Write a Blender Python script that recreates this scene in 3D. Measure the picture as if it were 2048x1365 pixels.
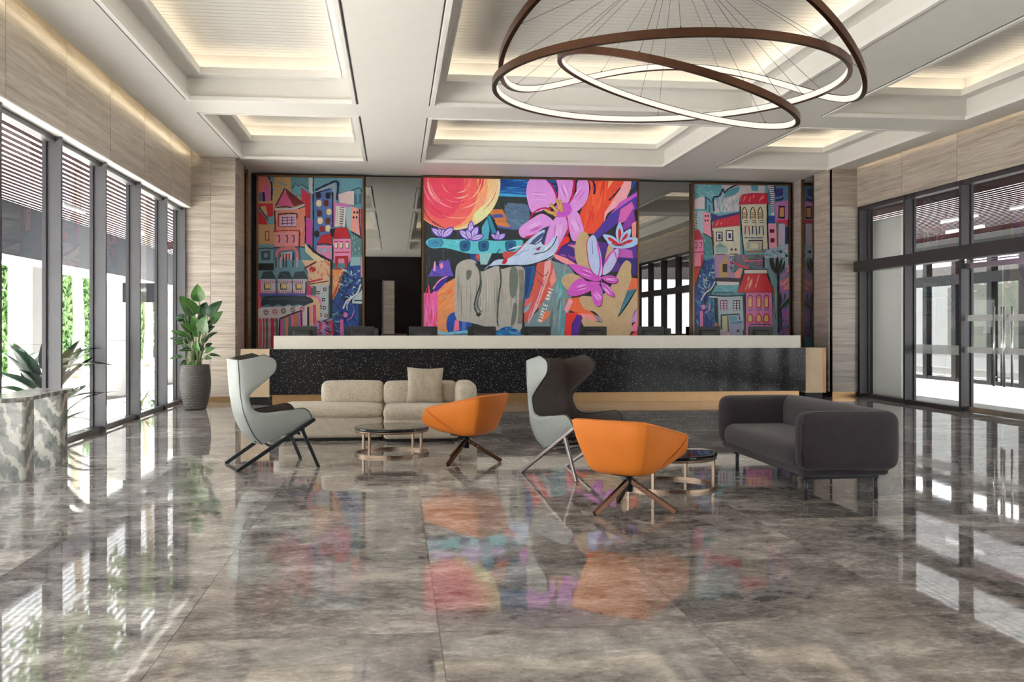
import bpy, bmesh, math, random
from mathutils import Vector, Matrix, geometry
random.seed(7)
for _o in list(bpy.data.objects): bpy.data.objects.remove(_o)
scene = bpy.context.scene
C = scene.collection
PI = math.pi
# ------------------------------------------------------------------ camera
FPX, VX, VY, HCAM = 1980.0, 791.0, 655.0, 1.4
TH = math.atan((1024 - VX) / FPX); CT, ST = math.cos(TH), math.sin(TH)
cam = bpy.data.cameras.new('camera'); camo = bpy.data.objects.new('camera', cam); C.objects.link(camo)
cam.sensor_width = 36; cam.lens = 36 * FPX / 2048; cam.shift_y = (VY - 682.5) / 2048
cam.clip_start = .05; cam.clip_end = 400
camo.location = (0, 0, HCAM); camo.rotation_euler = (PI / 2, 0, -TH)
scene.camera = camo
# ------------------------------------------------------------------ world, exposure
w = bpy.data.worlds.new('overcast_sky'); scene.world = w; w.use_nodes = True
bg = w.node_tree.nodes['Background']; bg.inputs[0].default_value = (.985, .99, 1, 1); bg.inputs[1].default_value = 1.9
sun = bpy.data.lights.new('sun', 'SUN'); sun.energy = 17; sun.angle = .009; sun.color = (1, .97, .93)
suno = bpy.data.objects.new('sun', sun); C.objects.link(suno); suno.rotation_euler = Vector((.12, -.55, -1)).to_track_quat('-Z', 'Y').to_euler()
vs = scene.view_settings
vs.view_transform = 'Standard'; vs.look = 'None'; vs.gamma = 1; vs.use_curve_mapping = False
vs.exposure = 1.75
cy = scene.cycles
cy.max_bounces = 10; cy.diffuse_bounces = 5; cy.glossy_bounces = 6; cy.transmission_bounces = 8; cy.transparent_max_bounces = 24
cy.caustics_reflective = False; cy.caustics_refractive = False; cy.sample_clamp_indirect = 5
cy.use_denoising = True
try: cy.denoiser = 'OPENIMAGEDENOISE'
except Exception: pass
def area(name, loc, rot, sx, sy, power, col=(1, 1, 1), portal=False):
    l = bpy.data.lights.new(name, 'AREA'); l.shape = 'RECTANGLE'; l.size = sx; l.size_y = sy; l.energy = power; l.color = col
    if portal: l.cycles.is_portal = True
    o = bpy.data.objects.new(name, l); C.objects.link(o); o.location = loc; o.rotation_euler = rot
    return o
# portals in the window openings guide the sky's light (they give none of their own)
area('window_portal_left', (-4.3, 7.8, 1.8), (0, -PI / 2, 0), 3.6, 23, 1, portal=True)
area('window_portal_right', (9.7, 7.8, 1.9), (0, PI / 2, 0), 3.8, 23, 1, portal=True)
# ------------------------------------------------------------------ measuring helpers: a sight line through a photo pixel met with a real plane
def ray(px, py):
    xc, yc = (px - 1024) / FPX, (VY - py) / FPX
    return Vector((xc * CT + ST, -xc * ST + CT, yc))
def atY(px, py, Y):
    d = ray(px, py); k = Y / d.y
    return Vector((d.x * k, Y, HCAM + d.z * k))
# ------------------------------------------------------------------ colours and materials
def lin(c):
    c = c / 255.0
    return c / 12.92 if c <= .04045 else ((c + .055) / 1.055) ** 2.4
def rgb(*c):
    if len(c) == 1: c = c[0]
    return (lin(c[0]), lin(c[1]), lin(c[2]), 1)
MATS = {}
class NT:
    def __init__(s, name):
        s.m = bpy.data.materials.new(name); s.m.use_nodes = True; s.t = s.m.node_tree; s.t.nodes.clear()
        s.out = s.t.nodes.new('ShaderNodeOutputMaterial')
        MATS[name] = s.m
    def n(s, typ, ins=None, **props):
        d = s.t.nodes.new('ShaderNode' + typ)
        for k, v in props.items(): setattr(d, k, v)
        for k, v in (ins or {}).items():
            sock = d.inputs[k]
            if hasattr(v, 'is_linked') or isinstance(v, bpy.types.NodeSocket): s.t.links.new(v, sock)
            else: sock.default_value = v
        return d
    def ramp(s, fac, stops, interp='LINEAR'):
        d = s.t.nodes.new('ShaderNodeValToRGB'); e = d.color_ramp.elements; d.color_ramp.interpolation = interp
        while len(e) < len(stops): e.new(.5)
        for el, (p, c) in zip(e, stops):
            el.position = p; el.color = c if len(c) == 4 else (*c, 1)
        s.t.links.new(fac, d.inputs[0]); return d.outputs[0]
    def mix(s, fac, a, b, mode='MIX'):
        d = s.t.nodes.new('ShaderNodeMix'); d.data_type = 'RGBA'; d.blend_type = mode
        for i, v in ((0, fac), (6, a), (7, b)):
            if isinstance(v, bpy.types.NodeSocket): s.t.links.new(v, d.inputs[i])
            else: d.inputs[i].default_value = v
        return d.outputs[2]
    def math(s, op, a, b=0.0):
        d = s.t.nodes.new('ShaderNodeMath'); d.operation = op
        for i, v in ((0, a), (1, b)):
            if isinstance(v, bpy.types.NodeSocket): s.t.links.new(v, d.inputs[i])
            else: d.inputs[i].default_value = v
        return d.outputs[0]
    def coords(s, kind='pos', scale=(1, 1, 1), rnd=0.0):
        if kind == 'pos': v = s.n('NewGeometry').outputs['Position']
        else: v = s.n('TexCoord').outputs['Object']
        if rnd:
            r = s.n('ObjectInfo').outputs['Random']
            cmb = s.n('CombineXYZ', {0: s.math('MULTIPLY', r, rnd), 1: s.math('MULTIPLY', r, rnd * 1.7), 2: s.math('MULTIPLY', r, rnd * .6)})
            v = s.n('VectorMath', {0: v, 1: cmb.outputs[0]}, operation='ADD').outputs[0]
        return s.n('Mapping', {'Vector': v, 'Scale': scale}).outputs[0]
    def noise(s, vec, scale, detail=4, rough=.55, dist=0.0, typ=None):
        d = s.n('TexNoise', {'Vector': vec, 'Scale': scale, 'Detail': detail, 'Roughness': rough, 'Distortion': dist})
        if typ: d.noise_type = typ
        return d.outputs[0]
    def bsdf(s, col, rough=.5, metal=0.0, bump=None, bstr=.2, bdist=.01, **kw):
        b = s.t.nodes.new('ShaderNodeBsdfPrincipled')
        for k, v in (('Base Color', col), ('Roughness', rough), ('Metallic', metal), *[(k.replace('_', ' '), v) for k, v in kw.items()]):
            if isinstance(v, bpy.types.NodeSocket): s.t.links.new(v, b.inputs[k])
            else: b.inputs[k].default_value = v
        if bump is not None:
            bn = s.n('Bump', {'Strength': bstr, 'Distance': bdist, 'Height': bump}); s.t.links.new(bn.outputs[0], b.inputs['Normal'])
        s.t.links.new(b.outputs[0], s.out.inputs[0]); return s.m
def plain(name, c, rough=.5, metal=0.0, var=.06, nscale=6, **kw):
    t = NT(name); v = t.coords('obj'); f = t.noise(v, nscale, 3)
    c = rgb(c); lo = tuple(x * (1 - var) for x in c[:3]) + (1,); hi = tuple(min(1, x * (1 + var)) for x in c[:3]) + (1,)
    return t.bsdf(t.ramp(f, [(.3, lo), (.7, hi)]), rough, metal, **kw)
def emit(name, col, strength):
    t = NT(name); e = t.n('Emission', {'Color': (*col, 1), 'Strength': strength}); t.t.links.new(e.outputs[0], t.out.inputs[0]); return t.m
def fabric(name, c1, c2, scale=260, rough=.9, sheen=.2):
    t = NT(name); v = t.coords('obj'); f = t.noise(v, scale, 2, .7); g = t.noise(v, 12, 3)
    col = t.ramp(f, [(.38, rgb(c1)), (.62, rgb(c2))]); col = t.mix(.12, col, t.ramp(g, [(.35, rgb(c1)), (.65, rgb(c2))]))
    return t.bsdf(col, rough, bump=f, bstr=.35, bdist=.004, Sheen_Weight=sheen)
def make_materials():
    # polished marble floor
    t = NT('floor_marble'); v = t.coords('pos', (.8, 1.15, 1), 3.0)
    a = t.noise(v, .8, 9, .74, .8); b = t.noise(v, 5, 9, .76, .5); c = t.noise(v, 30, 7, .75)
    f = t.math('ADD', t.math('MULTIPLY', a, .40), t.math('ADD', t.math('MULTIPLY', b, .36), t.math('MULTIPLY', c, .24)))
    col = t.ramp(f, [(.40, rgb(80, 77, 76)), (.455, rgb(124, 120, 118)), (.515, rgb(166, 161, 158)), (.585, rgb(222, 217, 212))])
    col = t.mix(t.ramp(t.noise(v, .5, 3), [(.42, (0, 0, 0)), (.62, (.5, .5, .5))]), col, rgb(224, 214, 208), 'MULTIPLY')
    vn = t.noise(t.coords('pos', (1, 1.6, 1), 9.0), 1.6, 7, .6, 2.2, 'RIDGED_MULTIFRACTAL')
    col = t.mix(t.ramp(vn, [(.80, (0, 0, 0)), (.97, (.6, .6, .6))]), col, rgb(205, 198, 190))
    t.bsdf(col, .035, IOR=1.72, bump=t.noise(t.coords('pos', (1.2, 2.6, 1)), 1.6, 1), bstr=.010, bdist=.03)
    plain('grout', (88, 82, 78), .5)
    # wood-vein limestone on walls: fine level stripes
    for nm, lo, mid, hi, ax in (('wall_stone', (140, 128, 118), (180, 169, 158), (208, 198, 187), (.35, .35, 9)),):
        t = NT(nm); v = t.coords('pos', ax, 6.0)
        a = t.noise(v, 1.5, 8, .66, .5); b = t.noise(v, 7, 4, .6, .2)
        f = t.math('ADD', t.math('MULTIPLY', a, .65), t.math('MULTIPLY', b, .35))
        t.bsdf(t.ramp(f, [(.34, rgb(lo)), (.5, rgb(mid)), (.66, rgb(hi))]), .32)
    plain('ceiling_paint', (226, 223, 218), .6, var=.015)
    plain('plank_paint', (208, 205, 200), .55, var=.03)
    plain('trim_paint', (232, 230, 226), .5, var=.01)
    plain('bronze_trim', (132, 98, 70), .28, 1.0, var=.1)
    plain('brass', (172, 136, 98), .34, 1.0, var=.05)
    plain('black_joint', (24, 22, 22), .5)
    plain('mullion_grey', (92, 91, 94), .38, .35, var=.04)
    plain('mullion_dark', (66, 64, 67), .4, .3, var=.04)
    t = NT('glass'); fr = t.n('Fresnel', {'IOR': 1.45}); tr = t.n('BsdfTransparent', {'Color': (.95, .97, .965, 1)}); gl = t.n('BsdfGlossy', {'Color': (1, 1, 1, 1), 'Roughness': 0.0})
    bf = t.n('NewGeometry').outputs['Backfacing']; fa = t.math('MULTIPLY', fr.outputs[0], t.math('SUBTRACT', 1.0, bf))
    mx = t.n('MixShader', {0: fa, 1: tr.outputs[0], 2: gl.outputs[0]}); t.t.links.new(mx.outputs[0], t.out.inputs[0])
    t = NT('frosted_film'); tr = t.n('BsdfTransparent', {'Color': (.9, .9, .9, 1)}); df = t.n('BsdfDiffuse', {'Color': (.8, .8, .8, 1)})
    mx = t.n('MixShader', {0: .45, 1: tr.outputs[0], 2: df.outputs[0]}); t.t.links.new(mx.outputs[0], t.out.inputs[0])
    NT('grey_mirror').bsdf((.33, .33, .325, 1), .01, 1.0)
    NT('steel').bsdf(rgb(200, 200, 200), .22, 1.0)
    plain('blond_wood', (224, 198, 164), .4, var=.08, nscale=3)
    t = NT('granite'); v = t.coords('pos')
    vo = t.n('TexVoronoi', {'Vector': v, 'Scale': 42.0, 'Randomness': 1.0}); sel = t.ramp(vo.outputs['Distance'], [(.16, (1, 1, 1)), (.30, (0, 0, 0))])
    pick = t.ramp(t.n('SeparateColor', {0: vo.outputs['Color']}).outputs[0], [(.50, (0, 0, 0)), (.66, (1, 1, 1))])
    n2 = t.ramp(t.noise(v, 70, 3, .7), [(.45, rgb(20, 20, 22)), (.62, rgb(52, 52, 54)), (.75, rgb(110, 106, 104))])
    col = t.mix(t.mix(1.0, sel, pick, 'MULTIPLY'), n2, rgb(168, 162, 158)); t.bsdf(col, .10, IOR=1.30)
    plain('quartz_white', (232, 226, 214), .18, var=.02)
    t = NT('console_marble'); v = t.n('Mapping', {'Vector': t.coords('pos', (1.0, 1.0, .75)), 'Rotation': (.5, .35, .8)}).outputs[0]
    a = t.noise(v, 2.6, 7, .62, 2.4); col = t.ramp(a, [(.34, rgb(84, 88, 86)), (.48, rgb(126, 128, 124)), (.60, rgb(150, 150, 146)), (.70, rgb(178, 175, 168))])
    vn = t.noise(v, 2.0, 6, .55, 2.8, 'RIDGED_MULTIFRACTAL'); col = t.mix(t.ramp(vn, [(.45, (0, 0, 0)), (.80, (.8, .8, .8))]), col, rgb(206, 200, 192))
    wv = t.n('TexWave', {'Vector': v, 'Scale': 2.3, 'Distortion': 7.5, 'Detail': 6.0, 'Detail Scale': 1.8, 'Detail Roughness': .68}); col = t.mix(t.ramp(wv.outputs['Fac'], [(.62, (0, 0, 0)), (.92, (.62, .62, .62))]), col, rgb(214, 209, 200)); t.bsdf(col, .16)
    fabric('beige_boucle', (140, 126, 108), (226, 214, 196), 190)
    fabric('cushion_fabric', (128, 114, 98), (206, 194, 176), 210)
    fabric('charcoal_wool', (32, 26, 31), (64, 55, 63), 330)
    fabric('brown_tweed', (44, 36, 33), (96, 84, 78), 300)
    plain('grey_leather', (146, 150, 146), .38, var=.04)
    plain('dark_piping', (30, 30, 32), .4)
    plain('orange_leather', (232, 130, 44), .42, var=.05, nscale=4)
    plain('orange_stitch', (206, 110, 38), .5)
    plain('black_metal', (38, 42, 46), .35, .4)
    plain('bronze_metal', (98, 70, 55), .34, 1.0, var=.12)
    plain('pewter', (138, 128, 126), .32, .9, var=.1)
    plain('rose_bronze', (150, 126, 108), .3, 1.0, var=.12)
    t = NT('black_marble'); v = t.coords('obj'); vn = t.noise(v, 5, 6, .6, 1.5, 'RIDGED_MULTIFRACTAL')
    t.bsdf(t.mix(t.ramp(vn, [(.86, (0, 0, 0)), (1.0, (1, 1, 1))]), rgb(16, 16, 18), rgb(190, 186, 184)), .04)
    plain('monitor_black', (44, 46, 46), .45); plain('monitor_grey', (78, 80, 80), .5)
    plain('pot_grey', (84, 80, 77), .6, var=.08)
    plain('soil', (52, 40, 30), .9)
    for nm, a, b in (('leaf_green', (26, 62, 24), (70, 116, 40)), ('leaf_dark', (18, 44, 26), (40, 80, 42)), ('leaf_yellow', (70, 100, 34), (150, 160, 80)), ('leaf_blue_green', (16, 34, 28), (34, 60, 46))):  # last one is the garden plant's own deep blue-green
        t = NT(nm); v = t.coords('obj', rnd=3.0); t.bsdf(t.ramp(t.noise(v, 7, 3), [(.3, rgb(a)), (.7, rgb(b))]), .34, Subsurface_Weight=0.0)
    plain('leaf_rib', (110, 142, 78), .45); plain('stalk_green', (84, 104, 48), .5)
    plain('pavement_pale', (206, 202, 198), .6, var=.03)
    plain('porch_stone', (164, 161, 158), .5, var=.03)
    plain('column_white', (150, 147, 145), .7, var=.03, Specular_IOR_Level=.1)
    plain('porch_frame', (34, 33, 36), .6, Specular_IOR_Level=.15)
    plain('fascia_grey', (44, 46, 52), .6, Specular_IOR_Level=.1); plain('fascia_pale', (84, 84, 87), .6, Specular_IOR_Level=.1)
    plain('slat_red', (48, 22, 24), .8, var=.12, nscale=1.2, Specular_IOR_Level=.03)
    plain('concrete', (92, 89, 88), .85, var=.14, nscale=.8, Specular_IOR_Level=.1)
    t = NT('screen_white'); a_ = t.n('BsdfDiffuse', {'Color': (.82, .81, .80, 1)}); b_ = t.n('BsdfTranslucent', {'Color': (.82, .81, .80, 1)}); mx = t.n('MixShader', {0: .5, 1: a_.outputs[0], 2: b_.outputs[0]}); t.t.links.new(mx.outputs[0], t.out.inputs[0])
    plain('dark_panel', (20, 18, 17), .18); plain('dark_wall', (34, 32, 31), .6)
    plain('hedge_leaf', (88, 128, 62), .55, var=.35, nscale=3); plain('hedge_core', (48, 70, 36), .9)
    plain('trunk', (186, 172, 148), .8, var=.1)
    emit('cove_led', (1.0, .87, .67), 4.2)
    emit('slot_led', (1.0, .84, .55), 3.0)
    emit('slot_led_dim', (1.0, .80, .48), .8)
    emit('ring_led', (1.0, .93, .82), .32)
    emit('tube_led', (1.0, .97, .92), .9)
    t = NT('mural_paint'); ca = t.n('VertexColor'); ca.layer_name = 'paint'
    v = t.coords('pos', (1, 1, 1)); s1 = t.noise(v, 9, 5, .7, 1.0); s2 = t.noise(t.coords('pos', (3, 1, .5)), 14, 3, .6)
    k = t.math('ADD', t.math('MULTIPLY', s1, .55), t.math('MULTIPLY', s2, .45))
    t.bsdf(t.mix(1.0, ca.outputs[0], t.ramp(k, [(.3, (.88, .88, .89)), (.58, (1.0, 1.0, 1.0))]), 'MULTIPLY'), .35)
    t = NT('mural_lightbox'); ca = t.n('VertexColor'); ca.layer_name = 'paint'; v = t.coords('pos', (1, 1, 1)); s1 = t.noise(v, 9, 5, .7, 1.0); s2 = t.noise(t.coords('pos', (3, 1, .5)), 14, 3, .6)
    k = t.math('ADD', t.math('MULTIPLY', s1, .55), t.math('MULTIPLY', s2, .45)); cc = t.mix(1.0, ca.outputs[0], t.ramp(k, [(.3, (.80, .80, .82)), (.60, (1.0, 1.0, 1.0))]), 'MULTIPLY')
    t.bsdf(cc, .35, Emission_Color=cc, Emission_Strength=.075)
make_materials()
M = MATS
# ------------------------------------------------------------------ mesh helpers
class MB:
    def __init__(s): s.v = []; s.f = []; s.sm = []
    def add(s, vs, fs, smooth=False):
        b = len(s.v); s.v += [tuple(x) for x in vs]; s.f += [tuple(b + i for i in f) for f in fs]; s.sm += [smooth] * len(fs); return s
    def box(s, x0, x1, y0, y1, z0, z1):
        return s.add([(x0, y0, z0), (x1, y0, z0), (x1, y1, z0), (x0, y1, z0), (x0, y0, z1), (x1, y0, z1), (x1, y1, z1), (x0, y1, z1)],
                     [(0, 3, 2, 1), (4, 5, 6, 7), (0, 1, 5, 4), (1, 2, 6, 5), (2, 3, 7, 6), (3, 0, 4, 7)])
    def prism(s, poly, axis, a, b):
        n = len(poly)
        def P(u, v, t): return (t, u, v) if axis == 'x' else (u, t, v) if axis == 'y' else (u, v, t)
        vs = [P(u, v, a) for u, v in poly] + [P(u, v, b) for u, v in poly]
        return s.add(vs, [tuple(range(n))[::-1], tuple(range(n, 2 * n))] + [(i, (i + 1) % n, n + (i + 1) % n, n + i) for i in range(n)])
    def lathe(s, prof, n=32, cx=0, cy=0, smooth=True, cap=True):
        vs = []; fs = []
        for r, z in prof:
            for k in range(n):
                a = 2 * PI * k / n; vs.append((cx + r * math.cos(a), cy + r * math.sin(a), z))
        for i in range(len(prof) - 1):
            for k in range(n): fs.append((i * n + k, i * n + (k + 1) % n, (i + 1) * n + (k + 1) % n, (i + 1) * n + k))
        if cap:
            fs.append(tuple(range(n))[::-1]); fs.append(tuple(range((len(prof) - 1) * n, len(prof) * n)))
        return s.add(vs, fs, smooth)
    def tube(s, pts, r, n=8, closed=False, smooth=True, radii=None):
        pts = [Vector(p) for p in pts]; m = len(pts); vs = []; fs = []; up = None
        for i, p in enumerate(pts):
            a = pts[(i - 1) % m] if (closed or i > 0) else p; b = pts[(i + 1) % m] if (closed or i < m - 1) else p
            t = (b - a).normalized()
            if up is None: up = Vector((0, 0, 1)) if abs(t.z) < .9 else Vector((1, 0, 0))
            sd = t.cross(up).normalized(); u2 = sd.cross(t).normalized(); up = u2
            rr = radii[i] if radii else r
            for k in range(n):
                an = 2 * PI * k / n; vs.append(p + sd * math.cos(an) * rr + u2 * math.sin(an) * rr)
        for i in range(m if closed else m - 1):
            j = (i + 1) % m
            for k in range(n): fs.append((i * n + k, i * n + (k + 1) % n, j * n + (k + 1) % n, j * n + k))
        if not closed: fs.append(tuple(range(n))[::-1]); fs.append(tuple(range((m - 1) * n, m * n)))
        return s.add(vs, fs, smooth)
    def bar(s, a, b, wx, wy, up=(0, 0, 1)):
        """a rectangular bar from a to b"""
        a, b, up = Vector(a), Vector(b), Vector(up); t = (b - a).normalized(); sd = t.cross(up).normalized(); u2 = sd.cross(t)
        vs = [p + sd * sx * wx / 2 + u2 * sy * wy / 2 for p in (a, b) for sx, sy in ((-1, -1), (1, -1), (1, 1), (-1, 1))]
        return s.add(vs, [(3, 2, 1, 0), (4, 5, 6, 7), (0, 1, 5, 4), (1, 2, 6, 5), (2, 3, 7, 6), (3, 0, 4, 7)])
    def grid(s, rows, smooth=True, flip=False):
        m, n = len(rows), len(rows[0]); vs = [p for r in rows for p in r]
        fs = [(i * n + j, i * n + j + 1, (i + 1) * n + j + 1, (i + 1) * n + j) for i in range(m - 1) for j in range(n - 1)]
        if flip: fs = [f[::-1] for f in fs]
        return s.add(vs, fs, smooth)
    def rbox(s, cx, cy, cz, sx, sy, sz, r, n=10, bulge=(0, 0, 0), fn=None):
        """a soft box: rounded edges of radius r, faces bulged"""
        h = (sx / 2, sy / 2, sz / 2); idx = {}; vs = []; fs = []
        def vert(i, j, k):
            key = (i, j, k)
            if key in idx: return idx[key]
            p = []
            for q, hh in zip((i, j, k), h):
                e = min(r, hh * .98); q0 = -1 + 2 * q / n
                # denser near the edges
                p.append(math.sin(q0 * PI / 2) * hh)
            inn = [max(-(hh - min(r, hh * .98)), min(hh - min(r, hh * .98), x)) for x, hh in zip(p, h)]
            d = Vector([a - b for a, b in zip(p, inn)])
            if d.length > 1e-9:
                m = max(abs(x) for x in d)
                d = d.normalized() * r * (m / r if m < r else 1)
                d = d.normalized() * min(r, max(m, 1e-6))
            q = Vector(inn) + d
            u = [x / hh for x, hh in zip(q, h)]
            q.x += bulge[0] * (1 - u[1] ** 2) * (1 - u[2] ** 2) * u[0]; q.y += bulge[1] * (1 - u[0] ** 2) * (1 - u[2] ** 2) * u[1]; q.z += bulge[2] * (1 - u[0] ** 2) * (1 - u[1] ** 2) * u[2]
            if fn: q = fn(q)
            vs.append((q.x + cx, q.y + cy, q.z + cz)); idx[key] = len(vs) - 1; return idx[key]
        for a in range(n):
            for b in range(n):
                fs.append([vert(a, b, 0), vert(a, b + 1, 0), vert(a + 1, b + 1, 0), vert(a + 1, b, 0)])
                fs.append([vert(a, b, n), vert(a + 1, b, n), vert(a + 1, b + 1, n), vert(a, b + 1, n)])
                fs.append([vert(a, 0, b), vert(a + 1, 0, b), vert(a + 1, 0, b + 1), vert(a, 0, b + 1)])
                fs.append([vert(a, n, b), vert(a, n, b + 1), vert(a + 1, n, b + 1), vert(a + 1, n, b)])
                fs.append([vert(0, a, b), vert(0, a, b + 1), vert(0, a + 1, b + 1), vert(0, a + 1, b)])
                fs.append([vert(n, a, b), vert(n, a + 1, b), vert(n, a + 1, b + 1), vert(n, a, b + 1)])
        return s.add(vs, fs, True)
    def mesh(s, name, mat):
        me = bpy.data.meshes.new(name); me.from_pydata(s.v, [], s.f)
        me.polygons.foreach_set('use_smooth', s.sm); me.materials.append(M[mat]); me.update(); return me
    def build(s, name, mat, parent=None, bevel=0, seg=2, subsurf=0, loc=None):
        o = bpy.data.objects.new(name, s.mesh(name, mat)); C.objects.link(o)
        if parent is not None: o.parent = parent
        if loc is not None: o.location = loc
        if bevel:
            b = o.modifiers.new('bevel', 'BEVEL'); b.width = bevel; b.segments = seg; b.limit_method = 'ANGLE'; b.angle_limit = .6
        if subsurf:
            b = o.modifiers.new('subsurf', 'SUBSURF'); b.levels = subsurf; b.render_levels = subsurf
        return o
def tag(o, label, cat, group=None, kind=None):
    if label: o['label'] = label
    if cat: o['category'] = cat
    if group: o['group'] = group
    if kind: o['kind'] = kind
    return o
def empty(name, loc=(0, 0, 0), rz=0, label=None, cat=None, group=None, kind=None):
    o = bpy.data.objects.new(name, None); C.objects.link(o); o.location = loc; o.rotation_euler = (0, 0, rz); o.empty_display_size = .2
    return tag(o, label, cat, group, kind)
def inst(name, mesh, parent, loc=(0, 0, 0), rot=(0, 0, 0), scale=(1, 1, 1)):
    o = bpy.data.objects.new(name, mesh); C.objects.link(o); o.parent = parent; o.location = loc; o.rotation_euler = rot; o.scale = scale; return o
def copy_tree(o, parent=None):
    c = o.copy(); C.objects.link(c); c.parent = parent
    for ch in list(o.children): copy_tree(ch, c)
    return c
def struct(o, label, cat='wall'): return tag(o, label, cat, kind='structure')
# ================================================================== THE ROOM
XL, XR, YB, YF, ZC = -3.78, 9.25, 21.0, -3.4, 4.59
# ------------------------------------------------------------------ floor of 1.2 m marble tiles
fl = MB().box(-4.05, 9.5, YF - .1, 21.2, -.12, -.006).build('floor', 'grout'); struct(fl, 'polished grey marble tiled lobby floor', 'floor')
tile = MB().box(.0012, 1.1988, .0012, 1.1988, -.012, 0).mesh('tile', 'floor_marble')
for i in range(-4, 8):
    for j in range(-3, 18):
        x0, y0 = .2 + 1.2 * i, 4.55 - 1.2 * 4 + 1.2 * j
        xa, xb, ya, yb = max(x0, -3.96), min(x0 + 1.2, 9.34), max(y0, YF), min(y0 + 1.2, 21.1)
        if xb - xa < .05 or yb - ya < .05: continue
        inst('tile', tile, fl, (xa, ya, 0), (0, 0, 0), ((xb - xa) / 1.2, (yb - ya) / 1.2, 1))
# ------------------------------------------------------------------ ceiling: beams around coffers
cx = [(-2.90, -.555), (.50, 5.30), (6.40, 8.71)]
cyr = [(1.0, 4.83), (5.65, 14.29), (15.13, 19.17)]
xs = [-3.61, -2.90, -.555, .50, 5.30, 6.40, 8.71, 9.13]; ys = [YF, 1.0, 4.83, 5.65, 14.29, 15.13, 19.17, 21.1]
b = MB()
for i in range(len(xs) - 1):
    for j in range(len(ys) - 1):
        if (xs[i], xs[i + 1]) in cx and (ys[j], ys[j + 1]) in cyr: continue
        b.add([(xs[i], ys[j], ZC), (xs[i + 1], ys[j], ZC), (xs[i + 1], ys[j + 1], ZC), (xs[i], ys[j + 1], ZC)], [(0, 3, 2, 1)])
b.box(-3.62, -3.61, YF, 19.03, ZC, ZC + .07); b.box(9.13, 9.14, YF, 19.03, ZC, ZC + .07)
ceil = b.build('ceiling', 'ceiling_paint'); struct(ceil, 'white coffered lobby ceiling with lit recesses', 'ceiling')
MB().box(-4.4, 9.6, YF - .3, 21.4, 5.36, 5.5).build('light_stop_slab', 'ceiling_paint', ceil)  # unseen cap over the whole ceiling, added to stop light leaks
for sx, x in ((-1, -3.66), (1, 9.18)):       # shelf and light line in the slot along each side wall
    MB().box(x - .05, x + .05, YF, 19.03, ZC + .06, ZC + .08).build('slot_shelf', 'ceiling_paint', ceil) if False else None
plank_len = {}
def coffer(x0, x1, y0, y1, detail=True):
    co = MB()
    Z1, Z2, Z3, lip = ZC + .32, ZC + .41, ZC + .63, .22
    # upright faces
    def ring(x0, x1, y0, y1, za, zb, mb):
        mb.add([(x0, y0, za), (x1, y0, za), (x1, y0, zb), (x0, y0, zb)], [(3, 2, 1, 0)][:1]); mb.add([(x0, y1, za), (x1, y1, za), (x1, y1, zb), (x0, y1, zb)], [(0, 1, 2, 3)])
        mb.add([(x0, y0, za), (x0, y1, za), (x0, y1, zb), (x0, y0, zb)], [(0, 1, 2, 3)]); mb.add([(x1, y0, za), (x1, y1, za), (x1, y1, zb), (x1, y0, zb)], [(3, 2, 1, 0)])
    ring(x0, x1, y0, y1, ZC, Z3 + .02, co)
    c = co.build('coffer', 'ceiling_paint', ceil)
    t = MB()                                                     # small stepped moulding at the mouth
    e, g = .055, .045
    for xa, xb, ya, yb in ((x0, x0 + e, y0, y1), (x1 - e, x1, y0, y1), (x0 + e, x1 - e, y0, y0 + e), (x0 + e, x1 - e, y1 - e, y1)):
        t.box(xa, xb, ya, yb, ZC - .014, ZC + g)
    t.build('mouth_moulding', 'trim_paint', c)
    q = MB(); o, wd = .012, .014                                  # dark shadow line just outside the moulding
    for xa, xb, ya, yb in ((x0 - o - wd, x0 - o, y0, y1), (x1 + o, x1 + o + wd, y0, y1)): q.box(xa, xb, ya, yb, ZC - .003, ZC + .002)
    q.build('shadow_line', 'mullion_dark', c)
    l = MB()                                                     # ledge with a lip that hides the light line
    for xa, xb, ya, yb in ((x0, x0 + lip - .02, y0, y1), (x1 - lip + .02, x1, y0, y1), (x0 + lip - .02, x1 - lip + .02, y0, y0 + lip - .02), (x0 + lip - .02, x1 - lip + .02, y1 - lip + .02, y1)):
        l.box(xa, xb, ya, yb, Z1, Z1 + .03)
    k = .025
    for xa, xb, ya, yb in ((x0 + lip - k, x0 + lip, y0 + lip, y1 - lip), (x1 - lip, x1 - lip + k, y0 + lip, y1 - lip), (x0 + lip - k, x1 - lip + k, y0 + lip - k, y0 + lip), (x0 + lip - k, x1 - lip + k, y1 - lip, y1 - lip + k)):
        l.box(xa, xb, ya, yb, Z1 - .012, Z2)
    l.build('cove_ledge', 'trim_paint', c)
    s = MB(); a = .07
    for xa, xb, ya, yb in ((x0 + a, x0 + a + .03, y0 + .12, y1 - .12), (x1 - a - .03, x1 - a, y0 + .12, y1 - .12), (x0 + .12, x1 - .12, y0 + a, y0 + a + .03), (x0 + .12, x1 - .12, y1 - a - .03, y1 - a)):
        s.add([(xa, ya, Z1 + .04), (xb, ya, Z1 + .04), (xb, yb, Z1 + .04), (xa, yb, Z1 + .04)], [(0, 1, 2, 3)])
    s.build('light_line', 'cove_led', c)
    if detail:
        key = round(x1 - x0, 3)
        if key not in plank_len: plank_len[key] = MB().box(0, x1 - x0, .005, .130, Z3, Z3 + .03).mesh('plank', 'plank_paint')
        MB().box(x0, x1, y0, y1, Z3 + .012, Z3 + .02).build('plank_backing', 'dark_wall', c)
        n = int((y1 - y0) / .135); st = (y1 - y0) / n
        for i in range(n): inst('plank', plank_len[key], c, (x0, y0 + i * st, 0), (0, 0, 0), (1, st / .135, 1))
    else:
        MB().box(x0, x1, y0, y1, Z3, Z3 + .03).build('plank_panel', 'plank_paint', c)
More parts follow.
